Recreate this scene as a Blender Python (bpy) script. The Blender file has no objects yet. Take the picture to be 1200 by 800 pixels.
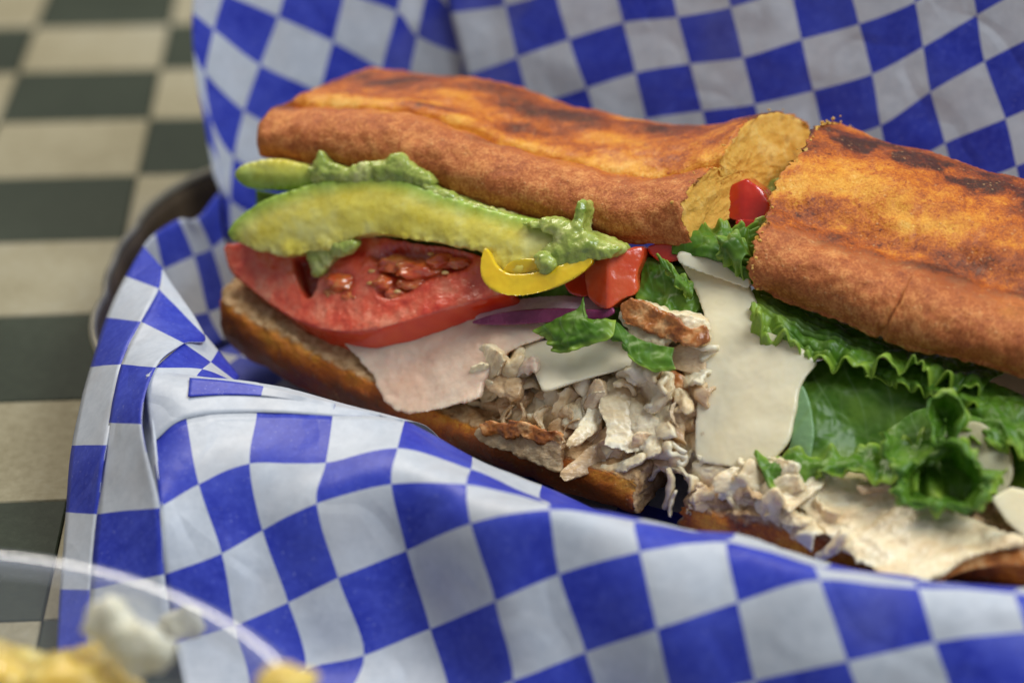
import bpy, bmesh, math, random
import numpy as np
from mathutils import Vector

# ------------------------------------------------------------------ camera, world, light
sc = bpy.context.scene
S = 0.01                                   # everything is laid out in centimetres
TH = math.radians(26.6); FPX = 2540.0; CY, CZ = -55.9, 28.0
cth, sth = math.cos(TH), math.sin(TH)
cam_d = bpy.data.cameras.new('camera'); cam = bpy.data.objects.new('camera', cam_d)
sc.collection.objects.link(cam); sc.camera = cam
cam.location = (0, CY*S, CZ*S); cam.rotation_euler = (math.pi/2-TH, 0, 0)
cam_d.sensor_width = 36; cam_d.lens = FPX/1200*36
cam_d.clip_start = 0.01; cam_d.clip_end = 50
cam_d.dof.use_dof = True; cam_d.dof.focus_distance = 0.525; cam_d.dof.aperture_fstop = 6.4

world = bpy.data.worlds.new('World'); sc.world = world; world.use_nodes = True
bg = world.node_tree.nodes['Background']
bg.inputs['Color'].default_value = (0.86, 0.90, 1.0, 1); bg.inputs['Strength'].default_value = 0.24

def area(name, loc, target, size, power, col, sy=None):
    l = bpy.data.lights.new(name, 'AREA'); l.energy = power; l.color = col; l.size = size
    if sy: l.shape = 'RECTANGLE'; l.size_y = sy
    o = bpy.data.objects.new(name, l); sc.collection.objects.link(o)
    o.location = loc
    o.rotation_euler = (Vector(target)-Vector(loc)).to_track_quat('-Z', 'Y').to_euler()
    return o
area('window_light', (0.75, -0.35, 1.25), (0, -0.08, 0), 0.8, 18.5, (0.88, 0.94, 1.0), 0.6)
area('back_window_light', (-0.45, 0.75, 1.25), (0, -0.05, 0.05), 0.7, 15.0, (1.0, 0.91, 0.77), 0.6)

sc.view_settings.view_transform = 'Standard'; sc.view_settings.look = 'None'
sc.view_settings.exposure = 0.0; sc.view_settings.gamma = 1.0
sc.cycles.use_denoising = True
sc.cycles.max_bounces = 8; sc.cycles.transparent_max_bounces = 12
sc.cycles.sample_clamp_indirect = 6.0

# ------------------------------------------------------------------ geometry helpers
def ray(px, py):
    a = (px-600)/FPX; b = -(py-400)/FPX
    return np.array((a, cth+b*sth, -sth+b*cth))
CAMP = np.array((0, CY, CZ))
def W(px, py, y=None, z=None):             # point of the photograph at a known depth y or height z (cm)
    d = ray(px, py)
    t = (y-CY)/d[1] if y is not None else (z-CZ)/d[2]
    return CAMP+t*d
def rays(P):
    P = np.asarray(P, float); a = (P[:, 0]-600)/FPX; b = -(P[:, 1]-400)/FPX
    return np.stack([a, cth+b*sth, -sth+b*cth], 1)
def Wy(P, y):
    d = rays(P); t = (np.asarray(y)-CY)/d[:, 1]
    return CAMP+t[:, None]*d

_rs = np.random.RandomState(7); _perm = _rs.permutation(256); _perm = np.concatenate([_perm, _perm, _perm])
_grad = _rs.normal(size=(256, 3)); _grad /= np.linalg.norm(_grad, axis=1)[:, None]
def perlin(P):
    P = np.asarray(P, float); i = np.floor(P).astype(int); f = P-i; i &= 255
    u = f*f*f*(f*(f*6-15)+10)
    r = np.zeros(len(P))
    for dx in (0, 1):
        for dy in (0, 1):
            for dz in (0, 1):
                h = _perm[_perm[_perm[i[:, 0]+dx]+(i[:, 1]+dy) % 256]+(i[:, 2]+dz) % 256]
                g = _grad[h]; d = f-np.array((dx, dy, dz))
                w = (u[:, 0] if dx else 1-u[:, 0])*(u[:, 1] if dy else 1-u[:, 1])*(u[:, 2] if dz else 1-u[:, 2])
                r += w*np.einsum('ij,ij->i', g, d)
    return r*1.5
def fbm(P, sc_=1.0, oct=4, off=0.0, gain=0.5):
    P = np.asarray(P, float)*sc_+off; r = 0; a = 1.0
    for k in range(oct):
        r = r+a*perlin(P*(2**k)+k*17.3); a *= gain
    return r
def sstep(a, b, x):
    t = np.clip((np.asarray(x, float)-a)/(b-a), 0, 1); return t*t*(3-2*t)
def lerp(a, b, t): return a+(b-a)*t
def crv(P, n, closed=False):               # Catmull-Rom through points, n samples in all
    P = np.asarray(P, float); m = len(P)
    if closed: t = np.linspace(0, m, n, endpoint=False)
    else: t = np.linspace(0, m-1, n)
    return crt(P, t, closed)
def crt(P, t, closed=False):
    P = np.asarray(P, float); m = len(P); t = np.asarray(t, float)
    i = np.floor(t).astype(int)
    if not closed: i = np.clip(i, 0, m-2)
    f = (t-i).reshape((-1,)+(1,)*(P.ndim-1))
    if closed:
        g = lambda k: P[(i+k) % m]
        p0, p1, p2, p3 = g(-1), g(0), g(1), g(2)
    else:
        Pe = np.concatenate([[2*P[0]-P[1]], P, [2*P[-1]-P[-2]]])
        p0, p1, p2, p3 = Pe[i], Pe[i+1], Pe[i+2], Pe[i+3]
    return 0.5*((2*p1)+(-p0+p2)*f+(2*p0-5*p1+4*p2-p3)*f*f+(-p0+3*p1-3*p2+p3)*f*f*f)
def gridfaces(nr, nc, wrap=False, off=0):
    F = []
    for r in range(nr-1):
        for c in range(nc if wrap else nc-1):
            c2 = (c+1) % nc
            F.append((off+r*nc+c, off+r*nc+c2, off+(r+1)*nc+c2, off+(r+1)*nc+c))
    return F
def vnormals(V, F):
    N = np.zeros_like(V)
    A = np.array([f[:3] for f in F]); fn = np.cross(V[A[:, 1]]-V[A[:, 0]], V[A[:, 2]]-V[A[:, 0]])
    B = np.array([(f[0], f[2], f[3]) if len(f) == 4 else (f[0], f[1], f[2]) for f in F])
    fn = fn+np.cross(V[B[:, 1]]-V[B[:, 0]], V[B[:, 2]]-V[B[:, 0]])
    for k in range(3): np.add.at(N, A[:, k], fn)
    q = [i for i, f in enumerate(F) if len(f) == 4]
    if q:
        q = np.array(q); last = np.array([F[i][3] for i in q]); np.add.at(N, last, fn[q])
    return N/np.maximum(np.linalg.norm(N, axis=1), 1e-9)[:, None]

def inside(P, poly):
    x, y = P[:, 0], P[:, 1]; r = np.zeros(len(P), bool); n = len(poly); j = n-1
    for i in range(n):
        xi, yi = poly[i]; xj, yj = poly[j]
        c = ((yi > y) != (yj > y)) & (x < (xj-xi)*(y-yi)/((yj-yi) if yj != yi else 1e-9)+xi)
        r ^= c; j = i
    return r

def link(name, me, mat, parent=None, loc=None, smooth=True, mats=None):
    o = bpy.data.objects.new(name, me); sc.collection.objects.link(o)
    if mat is not None and not me.materials: me.materials.append(mat)
    if smooth: me.polygons.foreach_set('use_smooth', [True]*len(me.polygons))
    if parent: o.parent = parent
    if loc is not None: o.location = loc
    return o
def base(parent):
    b = np.zeros(3)
    p = parent
    while p is not None:
        b += np.array(p.location); p = p.parent
    return b
def mesh(name, V, F, mat, parent=None, attrs=None, uv=None, smooth=True, own_origin=False):
    V = np.asarray(V, float)*S
    b = base(parent); loc = None
    if parent is None and own_origin:
        c = V.mean(0); c[2] = V[:, 2].min(); b = c; loc = tuple(c)
    me = bpy.data.meshes.new(name); me.from_pydata((V-b).tolist(), [], [tuple(int(i) for i in f) for f in F]); me.update()
    if attrs:
        for k, a in attrs.items():
            at = me.attributes.new(k, 'FLOAT', 'POINT'); at.data.foreach_set('value', np.asarray(a, np.float32))
    if uv is not None:
        l = me.uv_layers.new(name='UVMap'); vi = np.zeros(len(me.loops), int); me.loops.foreach_get('vertex_index', vi)
        l.data.foreach_set('uv', np.asarray(uv, np.float32)[vi].ravel())
    return link(name, me, mat, parent, loc, smooth)
def thing(name, loc, label, cat, group=None):
    o = bpy.data.objects.new(name, None); sc.collection.objects.link(o); o.empty_display_size = 0.01
    o.location = tuple(np.array(loc)*S); o['label'] = label; o['category'] = cat
    if group: o['group'] = group
    return o

def remesh(V, F, voxel=0.05, smooth=2):
    me = bpy.data.meshes.new('tmp'); me.from_pydata(np.asarray(V).tolist(), [], [tuple(int(i) for i in f) for f in F]); me.update()
    o = bpy.data.objects.new('tmp', me); sc.collection.objects.link(o)
    m = o.modifiers.new('r', 'REMESH'); m.mode = 'VOXEL'; m.voxel_size = voxel
    if smooth:
        s = o.modifiers.new('s', 'SMOOTH'); s.iterations = smooth; s.factor = 0.5
    dg = bpy.context.evaluated_depsgraph_get(); e = o.evaluated_get(dg); m2 = e.to_mesh()
    V2 = np.zeros(len(m2.vertices)*3); m2.vertices.foreach_get('co', V2); V2 = V2.reshape(-1, 3)
    F2 = [tuple(p.vertices) for p in m2.polygons]
    e.to_mesh_clear(); bpy.data.objects.remove(o); bpy.data.meshes.remove(me)
    return V2, F2

# the open face of the sandwiches: depth y of the fillings' front for every point of the photograph
_px = np.array([200., 250, 800, 1200, 1300]); _pb = np.array([385., 400, 600, 690, 712]); _pt = np.array([172., 190, 285, 445, 490])
_yb = np.array([-2.4, -3.2, -12.0, -16.2, -17.2]); _yt = np.array([-1.5, -2.0, -7.8, -12.0, -13.0])
def Yf(P):
    P = np.asarray(P, float); x = P[:, 0]
    pb, pt, yb, yt = (np.interp(x, _px, a) for a in (_pb, _pt, _yb, _yt))
    t = (P[:, 1]-pt)/(pb-pt); return yt+(yb-yt)*t
def WF(P, dy=0.0):
    P = np.asarray(P, float).reshape(-1, 2); return Wy(P, Yf(P)+dy)

BACK = np.array((0.35, 0.86, -0.36))       # straight into the sandwich
def slab(outline, thick, dy=0.0, d=BACK, step=3.0, voxel=0.05, smooth=2, n=0, amp=0.0, nsc=1.0, amp2=0.0, nsc2=4.0,
         bulge=0.0, seed=0.0, closed_curve=True, jag=0.0, face=None, tap=1.0):
    """thick slice whose near face has the given outline; dy may be a function of (x, y)"""
    O = np.array(outline, float)
    O = crv(O, n or max(40, len(O)*7), True) if closed_curve else O
    if jag:
        k = np.arange(len(O)); c = np.stack([np.cos(k*2*math.pi/len(O))*len(O)*0.11+seed, np.sin(k*2*math.pi/len(O))*len(O)*0.11, k*0], 1)
        c0 = O.mean(0); dirs = (O-c0)/np.linalg.norm(O-c0, axis=1)[:, None]; O = O+dirs*(fbm(c, 1.0, 3)*jag)[:, None]
    lo, hi = O.min(0), O.max(0)
    gx, gy = np.meshgrid(np.arange(lo[0]+step/2, hi[0], step), np.arange(lo[1]+step/2, hi[1], step))
    G = np.stack([gx.ravel(), gy.ravel()], 1); G = G[inside(G, O)]
    # keep grid points off the rim
    if len(G):
        dm = np.min(np.linalg.norm(G[:, None, :]-O[None, :, :], axis=2), axis=1); G = G[dm > step*0.5]; dm = dm[dm > step*0.5]
    from mathutils.geometry import delaunay_2d_cdt
    allp = [Vector(p) for p in O.tolist()+G.tolist()]
    m = len(O)
    vs, es, fs, ov, oe, of = delaunay_2d_cdt(allp, [(i, (i+1) % m) for i in range(m)], [], 1, 1e-4)
    P2 = np.array([tuple(v) for v in vs])
    dyv = dy(P2[:, 0], P2[:, 1]) if callable(dy) else dy
    A = Wy(P2, Yf(P2)+dyv)
    if face is not None: A = face(P2, A)
    d = np.asarray(d, float)
    if bulge:
        dd = np.min(np.linalg.norm(P2[:, None, :]-O[None, ::2, :], axis=2), axis=1); q = np.sqrt(np.clip(dd/(dd.max()+1e-6), 0, 1))
        A = A-d/np.linalg.norm(d)*(bulge*q)[:, None]
    cen = A.mean(0)
    B = cen+(A-cen)*tap+d*thick
    nv = len(A); F = [tuple(f) for f in fs]
    # orientation
    ed = {}
    for f in F:
        for a, b in zip(f, f[1:]+f[:1]): ed[(a, b)] = 1
    V = np.concatenate([A, B]); FF = list(F)+[tuple(i+nv for i in f[::-1]) for f in F]
    for (a, b) in ed:
        if (b, a) not in ed: FF.append((b, a, a+nv, b+nv))
    V, FF = remesh(V, FF, voxel, smooth)
    N = vnormals(V, FF)
    if amp: V = V+N*(fbm(V, nsc, 4, seed)*amp)[:, None]
    if amp2: V = V+N*(fbm(V, nsc2, 3, seed+9)*amp2)[:, None]
    return V, FF

# ------------------------------------------------------------------ materials
def mat(name):
    m = bpy.data.materials.new(name); m.use_nodes = True
    nt = m.node_tree; return m, nt, nt.nodes['Principled BSDF']
class NB:
    def __init__(s, nt): s.nt = nt; s.co = None
    def n(s, t, **k):
        x = s.nt.nodes.new('ShaderNode'+t)
        for a, b in k.items(): setattr(x, a, b)
        return x
    def l(s, a, b): s.nt.links.new(a, b)
    def coord(s, which='Object'):
        if s.co is None: s.co = s.n('TexCoord')
        return s.co.outputs[which]
    def noise(s, scale, detail=4, rough=0.55, vec=None, dist=0.0, stretch=None):
        x = s.n('TexNoise'); x.inputs['Scale'].default_value = scale; x.inputs['Detail'].default_value = detail
        x.inputs['Roughness'].default_value = rough; x.inputs['Distortion'].default_value = dist
        v = vec or s.coord()
        if stretch:
            mp = s.n('Mapping'); mp.inputs['Scale'].default_value = stretch[0]; mp.inputs['Rotation'].default_value = stretch[1]
            s.l(v, mp.inputs['Vector']); v = mp.outputs[0]
        s.l(v, x.inputs['Vector']); return x.outputs['Fac']
    def vor(s, scale, feature='F1', vec=None, out='Distance'):
        x = s.n('TexVoronoi', feature=feature); x.inputs['Scale'].default_value = scale
        s.l(vec or s.coord(), x.inputs['Vector']); return x.outputs[out]
    def ramp(s, fac, stops, interp='LINEAR'):
        x = s.n('ValToRGB'); cr = x.color_ramp; cr.interpolation = interp
        while len(cr.elements) < len(stops): cr.elements.new(0.5)
        for e, (p, c) in zip(cr.elements, stops): e.position = p; e.color = (*c, 1) if len(c) == 3 else c
        s.l(fac, x.inputs['Fac']); return x.outputs['Color']
    def mix(s, fac, a, b, blend='MIX'):
        x = s.n('Mix', data_type='RGBA', blend_type=blend)
        for sock, v in ((0, fac), (6, a), (7, b)):
            if isinstance(v, (int, float)): x.inputs[sock].default_value = v
            elif isinstance(v, tuple): x.inputs[sock].default_value = (*v, 1)
            else: s.l(v, x.inputs[sock])
        return x.outputs[2]
    def math(s, op, a, b=None, clamp=False):
        x = s.n('Math', operation=op, use_clamp=clamp)
        for i, v in enumerate((a, b)):
            if v is None: continue
            if isinstance(v, (int, float)): x.inputs[i].default_value = v
            else: s.l(v, x.inputs[i])
        return x.outputs[0]
    def mrange(s, v, a, b, c=0.0, d=1.0):
        x = s.n('MapRange'); s.l(v, x.inputs[0])
        for i, q in enumerate((a, b, c, d)): x.inputs[i+1].default_value = q
        return x.outputs[0]
    def attr(s, name):
        x = s.n('Attribute', attribute_name=name); return x.outputs['Fac']
    def bump(s, h, strength=0.5, dist=0.0005, prev=None):
        x = s.n('Bump'); x.inputs['Strength'].default_value = strength; x.inputs['Distance'].default_value = dist
        s.l(h, x.inputs['Height'])
        if prev is not None: s.l(prev, x.inputs['Normal'])
        return x.outputs[0]
def setp(b, **k):
    for a, v in k.items():
        b.inputs[a.replace('_', ' ')].default_value = v
def sss(b, w, rad, scale=0.003):
    b.inputs['Subsurface Weight'].default_value = w; b.inputs['Subsurface Radius'].default_value = rad
    b.inputs['Subsurface Scale'].default_value = scale

def paper_mat():
    m, nt, p = mat('checked_paper'); b = NB(nt)
    uv = b.coord('UV')
    nz = b.n('TexNoise'); nz.inputs['Scale'].default_value = 1.3; nz.inputs['Detail'].default_value = 2; b.l(uv, nz.inputs['Vector'])
    v1 = b.n('VectorMath', operation='SUBTRACT'); b.l(nz.outputs['Color'], v1.inputs[0]); v1.inputs[1].default_value = (.5, .5, .5)
    v2 = b.n('VectorMath', operation='SCALE'); b.l(v1.outputs[0], v2.inputs[0]); v2.inputs['Scale'].default_value = 0.02
    v3 = b.n('VectorMath', operation='ADD'); b.l(uv, v3.inputs[0]); b.l(v2.outputs[0], v3.inputs[1])
    v4 = b.n('VectorMath', operation='MULTIPLY_ADD'); b.l(v3.outputs[0], v4.inputs[0]); v4.inputs[1].default_value = (1, 1, 0); v4.inputs[2].default_value = (40, 40, .5)
    ch = b.n('TexChecker'); ch.inputs['Scale'].default_value = 1.0; b.l(v4.outputs[0], ch.inputs['Vector'])
    ch.inputs['Color1'].default_value = (0, 0, 0, 1); ch.inputs['Color2'].default_value = (1, 1, 1, 1)
    mott = b.noise(350, 5, 0.7); blot = b.noise(60, 3, .6)
    white = b.mix(b.mrange(mott, .35, .7), (0.71, 0.75, 0.81), (0.60, 0.645, 0.71))
    white = b.mix(b.mrange(blot, .45, .7, 0, .35), white, (0.62, 0.60, 0.60))
    blue = b.mix(b.mrange(b.noise(500, 4, .7), .42, .7), (0.028, 0.048, 0.50), (0.060, 0.090, 0.62))
    blue = b.mix(b.mrange(blot, .40, .68, 0, .45), blue, (0.10, 0.14, 0.66))
    speck = b.mrange(b.noise(1400, 2, .5), .66, .72)
    blue = b.mix(b.math('MULTIPLY', speck, .5), blue, (0.35, 0.38, 0.75))
    col = b.mix(ch.outputs['Fac'], blue, white)
    grease = b.mrange(b.noise(14, 3, .5), .62, .67); col = b.mix(b.math('MULTIPLY', grease, .22), col, (.20, .20, .22), 'MULTIPLY') if False else b.mix(b.math('MULTIPLY', grease, .16), col, (.30, .30, .30))
    b.l(col, p.inputs['Base Color'])
    setp(p, Roughness=0.42); p.inputs['Specular IOR Level'].default_value = 0.45
    de = b.n('TexVoronoi', feature='DISTANCE_TO_EDGE'); de.inputs['Scale'].default_value = 26
    dn_ = b.n('TexNoise'); dn_.inputs['Scale'].default_value = 40; b.l(b.coord(), dn_.inputs['Vector'])
    av = b.n('VectorMath', operation='MULTIPLY_ADD'); b.l(dn_.outputs['Color'], av.inputs[0]); av.inputs[1].default_value = (.03, .03, .03); b.l(b.coord(), av.inputs[2]); b.l(av.outputs[0], de.inputs['Vector'])
    bm = b.bump(b.mrange(de.outputs['Distance'], 0, .10), .28, .0008)
    bm = b.bump(b.noise(55, 4, .55), .35, .0012, bm)
    bm = b.bump(b.noise(420, 3, .6), .15, .0003, bm)
    b.l(bm, p.inputs['Normal'])
    tr = b.n('BsdfTranslucent'); b.l(col, tr.inputs['Color'])
    mx = b.n('MixShader'); mx.inputs[0].default_value = 0.22
    b.l(p.outputs[0], mx.inputs[1]); b.l(tr.outputs[0], mx.inputs[2])
    b.l(mx.outputs[0], nt.nodes['Material Output'].inputs['Surface'])
    return m

def bread_mat():
    m, nt, p = mat('toasted_bread'); b = NB(nt)
    toast = b.attr('toast'); crumb = b.attr('crumb'); side = b.attr('side')
    n1 = b.noise(90, 6, .62); n2 = b.noise(380, 4, .65); n3 = b.noise(35, 3, .5)
    st = b.noise(120, 4, .6, stretch=((0.35, 1.4, 1.4), (0, 0, math.radians(28))))
    t = b.math('ADD', toast, b.math('MULTIPLY', b.math('SUBTRACT', n1, .5), .55))
    t = b.math('ADD', t, b.math('MULTIPLY', b.math('SUBTRACT', n2, .5), .50))
    t = b.math('ADD', t, b.math('MULTIPLY', b.math('SUBTRACT', st, .5), .30))
    nf = b.noise(1500, 4, .7); t = b.math('ADD', t, b.math('MULTIPLY', b.math('SUBTRACT', nf, .5), .75))
    t = b.math('ADD', t, b.math('MULTIPLY', b.mrange(b.noise(620, 3, .6), .60, .72), .22))
    crust = b.ramp(t, [(0.0, (0.88, 0.58, 0.16)), (.25, (0.80, 0.36, 0.030)), (.50, (0.58, 0.155, 0.008)),
                       (.66, (0.36, 0.075, 0.008)), (.85, (0.16, 0.035, 0.007)), (1.0, (0.06, 0.018, 0.008))])
    sidec = b.ramp(b.math('ADD', b.math('ADD', b.math('MULTIPLY', n1, .3), b.math('MULTIPLY', n2, .3)), b.math('MULTIPLY', nf, .4)),
                   [(.38, (0.28, 0.058, 0.013)), (.49, (0.50, 0.140, 0.032)), (.60, (0.76, 0.32, 0.095))])
    crust = b.mix(side, crust, sidec)
    # pale floury blisters
    bl = b.math('MULTIPLY', b.mrange(b.vor(560), .24, .06), b.mrange(b.noise(190, 2), .46, .58))
    crust = b.mix(b.math('MULTIPLY', bl, .5), crust, (0.78, 0.46, 0.20))
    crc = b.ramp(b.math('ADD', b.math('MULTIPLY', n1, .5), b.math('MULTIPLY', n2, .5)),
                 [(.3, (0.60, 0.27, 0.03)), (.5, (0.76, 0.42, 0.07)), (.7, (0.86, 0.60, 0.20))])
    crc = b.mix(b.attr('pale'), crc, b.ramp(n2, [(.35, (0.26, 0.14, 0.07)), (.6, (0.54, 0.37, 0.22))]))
    hole = b.mrange(b.vor(190), .26, .10); crc = b.mix(b.math('MULTIPLY', hole, .55), crc, (0.36, 0.17, 0.04))
    cm = b.math('ADD', crumb, b.math('MULTIPLY', b.math('SUBTRACT', n2, .5), .8), clamp=True)
    cm = b.mrange(cm, .35, .65)
    col = b.mix(cm, crust, crc)
    b.l(col, p.inputs['Base Color'])
    ro = b.mrange(n1, .3, .7, .36, .62); ro = b.math('ADD', ro, b.math('MULTIPLY', cm, .25), clamp=True)
    ro = b.math('ADD', ro, b.math('MULTIPLY', side, .1), clamp=True)
    b.l(ro, p.inputs['Roughness'])
    h = b.math('ADD', b.math('MULTIPLY', n2, .6), b.math('MULTIPLY', nf, .18))
    vv = b.vor(190)
    h = b.math('ADD', h, b.math('MULTIPLY', b.mrange(vv, .0, .35), b.math('MULTIPLY', cm, .5)))
    h = b.math('ADD', h, b.math('MULTIPLY', bl, .15)); bm = b.bump(h, .9, .0010)
    bm = b.bump(n1, .5, .0012, bm); bm = b.bump(nf, .35, .0002, bm)
    b.l(bm, p.inputs['Normal'])
    sss(p, .12, (1, .45, .18), .003); p.inputs['Specular IOR Level'].default_value = .35
    b.l(b.math('MULTIPLY', b.math('SUBTRACT', 1.0, b.math('MAXIMUM', cm, side), clamp=True), .10), p.inputs['Coat Weight']); p.inputs['Coat Roughness'].default_value = .28
    return m

def wet(name, c1, c2, c3=None, scale=120, rough=.25, sub=.4, rad=(1, .4, .25), sc2=.003, bump=.4, bscale=300, stretch=None, spec=.5, coat=0.0, bd=.0004):
    m, nt, p = mat(name); b = NB(nt)
    n = b.noise(scale, 5, .6, stretch=stretch)
    stops = [(.35, c1), (.65, c2)] if c3 is None else [(.3, c1), (.52, c2), (.7, c3)]
    b.l(b.ramp(n, stops), p.inputs['Base Color'])
    b.l(b.mrange(b.noise(scale*2, 2), .3, .7, rough*.7, min(1, rough*1.6)), p.inputs['Roughness'])
    b1 = b.bump(b.noise(bscale, 4, .6, stretch=stretch), bump, bd)
    b.l(b.bump(b.noise(bscale*4, 3, .6, stretch=stretch), bump*.5, bd*.4, b1), p.inputs['Normal'])
    sss(p, sub, rad, sc2); p.inputs['Specular IOR Level'].default_value = spec
    if coat: p.inputs['Coat Weight'].default_value = coat; p.inputs['Coat Roughness'].default_value = .08
    return m

M = {}
M['paper'] = paper_mat()
M['bread'] = bread_mat()
M['turkey'] = wet('roast_turkey', (.50, .29, .12), (.75, .53, .30), (.86, .70, .45), 120, .24, .3, (1, .75, .5), .002, 1.1, 420, ((.5, 1.6, 1.2), (0, .3, .5)))
M['turkey_pink'] = wet('sliced_turkey', (.78, .50, .35), (.80, .60, .45), (.83, .72, .58), 45, .34, .5, (1, .45, .3), .004, .35, 260)
M['turkey_pale'] = wet('pale_turkey', (.70, .50, .26), (.86, .72, .46), (.90, .82, .62), 110, .26, .35, (1, .8, .6), .002, .7, 340, ((.6, 1.8, 1.2), (0, 0, -.4)))
M['skin'] = wet('roasted_skin', (.14, .03, .008), (.46, .16, .035), (.76, .46, .20), 190, .28, .2, (1, .4, .2), .002, .5, 400)
M['cheese'] = wet('pale_cheese', (.85, .72, .46), (.87, .77, .54), None, 40, .30, .55, (1, .85, .55), .004, .05, 200)
M['onion'] = wet('red_onion_flesh', (.55, .36, .42), (.66, .50, .52), None, 130, .25, .5, (1, .5, .6), .004, .2, 300, ((.3, 2, 2), (0, 0, .2)))
M['onion_white'] = wet('white_onion', (.42, .38, .22), (.58, .54, .36), None, 90, .3, .5, (1, .8, .5), .004, .2, 200)
M['onion_rim'] = wet('red_onion_skin', (.16, .02, .07), (.30, .05, .14), None, 130, .22, .3, (1, .3, .5), .002, .2, 300)
M['pepper'] = wet('yellow_pepper', (.72, .45, .010), (.80, .56, .02), None, 60, .13, .35, (1, .7, .1), .003, .12, 120, coat=.6)
M['red_pepper'] = wet('red_tomato_skin', (.50, .020, .008), (.66, .045, .012), None, 60, .14, .35, (1, .15, .08), .003, .15, 150, coat=.6)
M['tomato_orange'] = wet('orange_tomato_flesh', (.66, .060, .014), (.74, .12, .035), None, 140, .16, .45, (1, .25, .1), .004, .35, 260, coat=.5)
M['gel'] = wet('tomato_gel', (.55, .045, .015), (.72, .15, .035), (.66, .28, .07), 190, .07, .5, (1, .3, .1), .004, .5, 180, coat=.9, bd=.0008)
M['seed'] = wet('tomato_seed', (.66, .36, .10), (.74, .52, .20), None, 120, .2, .4, (1, .7, .3), .001, .1, 100, coat=.5)
M['mash'] = wet('mashed_avocado', (.20, .29, .04), (.42, .48, .10), (.62, .62, .26), 130, .22, .35, (.7, 1, .3), .003, .8, 350, coat=.25)
M['potato'] = wet('boiled_potato', (.72, .44, .06), (.80, .60, .16), (.84, .76, .44), 45, .32, .5, (1, .8, .3), .006, .3, 160)
M['dressing'] = wet('creamy_dressing', (.68, .64, .46), (.78, .75, .62), None, 60, .3, .4, (1, .9, .7), .004, .4, 130)

def tomato_mat():
    m, nt, p = mat('tomato_slice'); b = NB(nt)
    f = b.attr('flesh'); n = b.noise(170, 5, .6)
    flesh = b.ramp(n, [(.3, (.66, .040, .018)), (.5, (.78, .115, .050)), (.72, (.84, .29, .16))])
    skin = b.ramp(b.noise(70, 3), [(.35, (.70, .020, .003)), (.65, (.86, .085, .010))])
    core = b.mix(b.attr('pit'), flesh, (.34, .028, .010))
    b.l(b.mix(f, skin, core), p.inputs['Base Color'])
    b.l(b.mrange(n, .3, .7, .10, .30), p.inputs['Roughness'])
    b.l(b.bump(b.math('MULTIPLY', b.noise(420, 4, .65), f), .8, .0007), p.inputs['Normal'])
    sss(p, .35, (1, .2, .1), .004); p.inputs['Coat Weight'].default_value = .8; p.inputs['Coat Roughness'].default_value = .07
    return m
M['tomato'] = tomato_mat()
def avo_mat():
    m, nt, p = mat('avocado_flesh'); b = NB(nt)
    g = b.attr('green'); n = b.noise(110, 5, .6)
    yel = b.ramp(n, [(.3, (.70, .56, .045)), (.5, (.80, .69, .12)), (.7, (.86, .79, .28))])
    grn = b.ramp(n, [(.3, (.13, .30, .022)), (.6, (.33, .50, .07))])
    b.l(b.mix(b.math('ADD', g, b.math('MULTIPLY', b.math('SUBTRACT', n, .5), .4), clamp=True), yel, grn), p.inputs['Base Color'])
    b.l(b.mrange(n, .3, .7, .22, .42), p.inputs['Roughness'])
    b.l(b.bump(b.noise(200, 5, .65), .4, .0006), p.inputs['Normal'])
    sss(p, .4, (1, .9, .3), .004); p.inputs['Coat Weight'].default_value = .2; p.inputs['Coat Roughness'].default_value = .2
    return m
M['avocado'] = avo_mat()
def leaf_mat(name, pale=.0):
    m, nt, p = mat(name); b = NB(nt)
    e = b.attr('edge'); v = b.attr('vein'); n = b.noise(110, 4, .6)
    g = b.ramp(n, [(.3, (.045, .125, .008)), (.5, (.095, .235, .014)), (.72, (.19, .36, .035))])
    g = b.mix(e, g, (.42, .60, .07)); g = b.mix(v, g, (.34, .52, .20))
    if pale: g = b.mix(pale, g, (.40, .62, .34))
    ve = b.n('TexVoronoi', feature='DISTANCE_TO_EDGE'); ve.inputs['Scale'].default_value = 95; b.l(b.coord(), ve.inputs['Vector'])
    vn = b.mrange(ve.outputs['Distance'], .07, 0); g = b.mix(b.math('MULTIPLY', vn, .35), g, (.26, .42, .10))
    b.l(g, p.inputs['Base Color']); setp(p, Roughness=.40); p.inputs['Specular IOR Level'].default_value = .45
    bm = b.bump(b.noise(260, 3), .2, .0004); bm = b.bump(vn, -.5, .0006, bm); bm = b.bump(b.noise(60, 2), .3, .0012, bm); b.l(bm, p.inputs['Normal'])
    tr = b.n('BsdfTranslucent'); b.l(b.mix(.5, g, (.25, .5, .02)), tr.inputs['Color'])
    mx = b.n('MixShader'); mx.inputs[0].default_value = .30
    b.l(p.outputs[0], mx.inputs[1]); b.l(tr.outputs[0], mx.inputs[2]); b.l(mx.outputs[0], nt.nodes['Material Output'].inputs['Surface'])
    return m
M['leaf'] = leaf_mat('green_lettuce'); M['leaf_pale'] = leaf_mat('pale_lettuce', .6)
def tile_mat(name, a, c, d):
    m, nt, p = mat(name); b = NB(nt)
    n = b.noise(9, 5, .6, vec=b.n('NewGeometry').outputs['Position']); k = b.noise(300, 4, .8)
    t = b.math('ADD', b.math('MULTIPLY', n, .6), b.math('MULTIPLY', k, .4))
    b.l(b.ramp(t, [(.35, a), (.5, c), (.66, d)]), p.inputs['Base Color'])
    setp(p, Roughness=.62); p.inputs['Specular IOR Level'].default_value = .22; b.l(b.bump(k, .4, .0006), p.inputs['Normal']); return m
M['tile_light'] = tile_mat('light_stone_tile', (.20, .17, .095), (.31, .275, .175), (.38, .355, .265))
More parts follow.
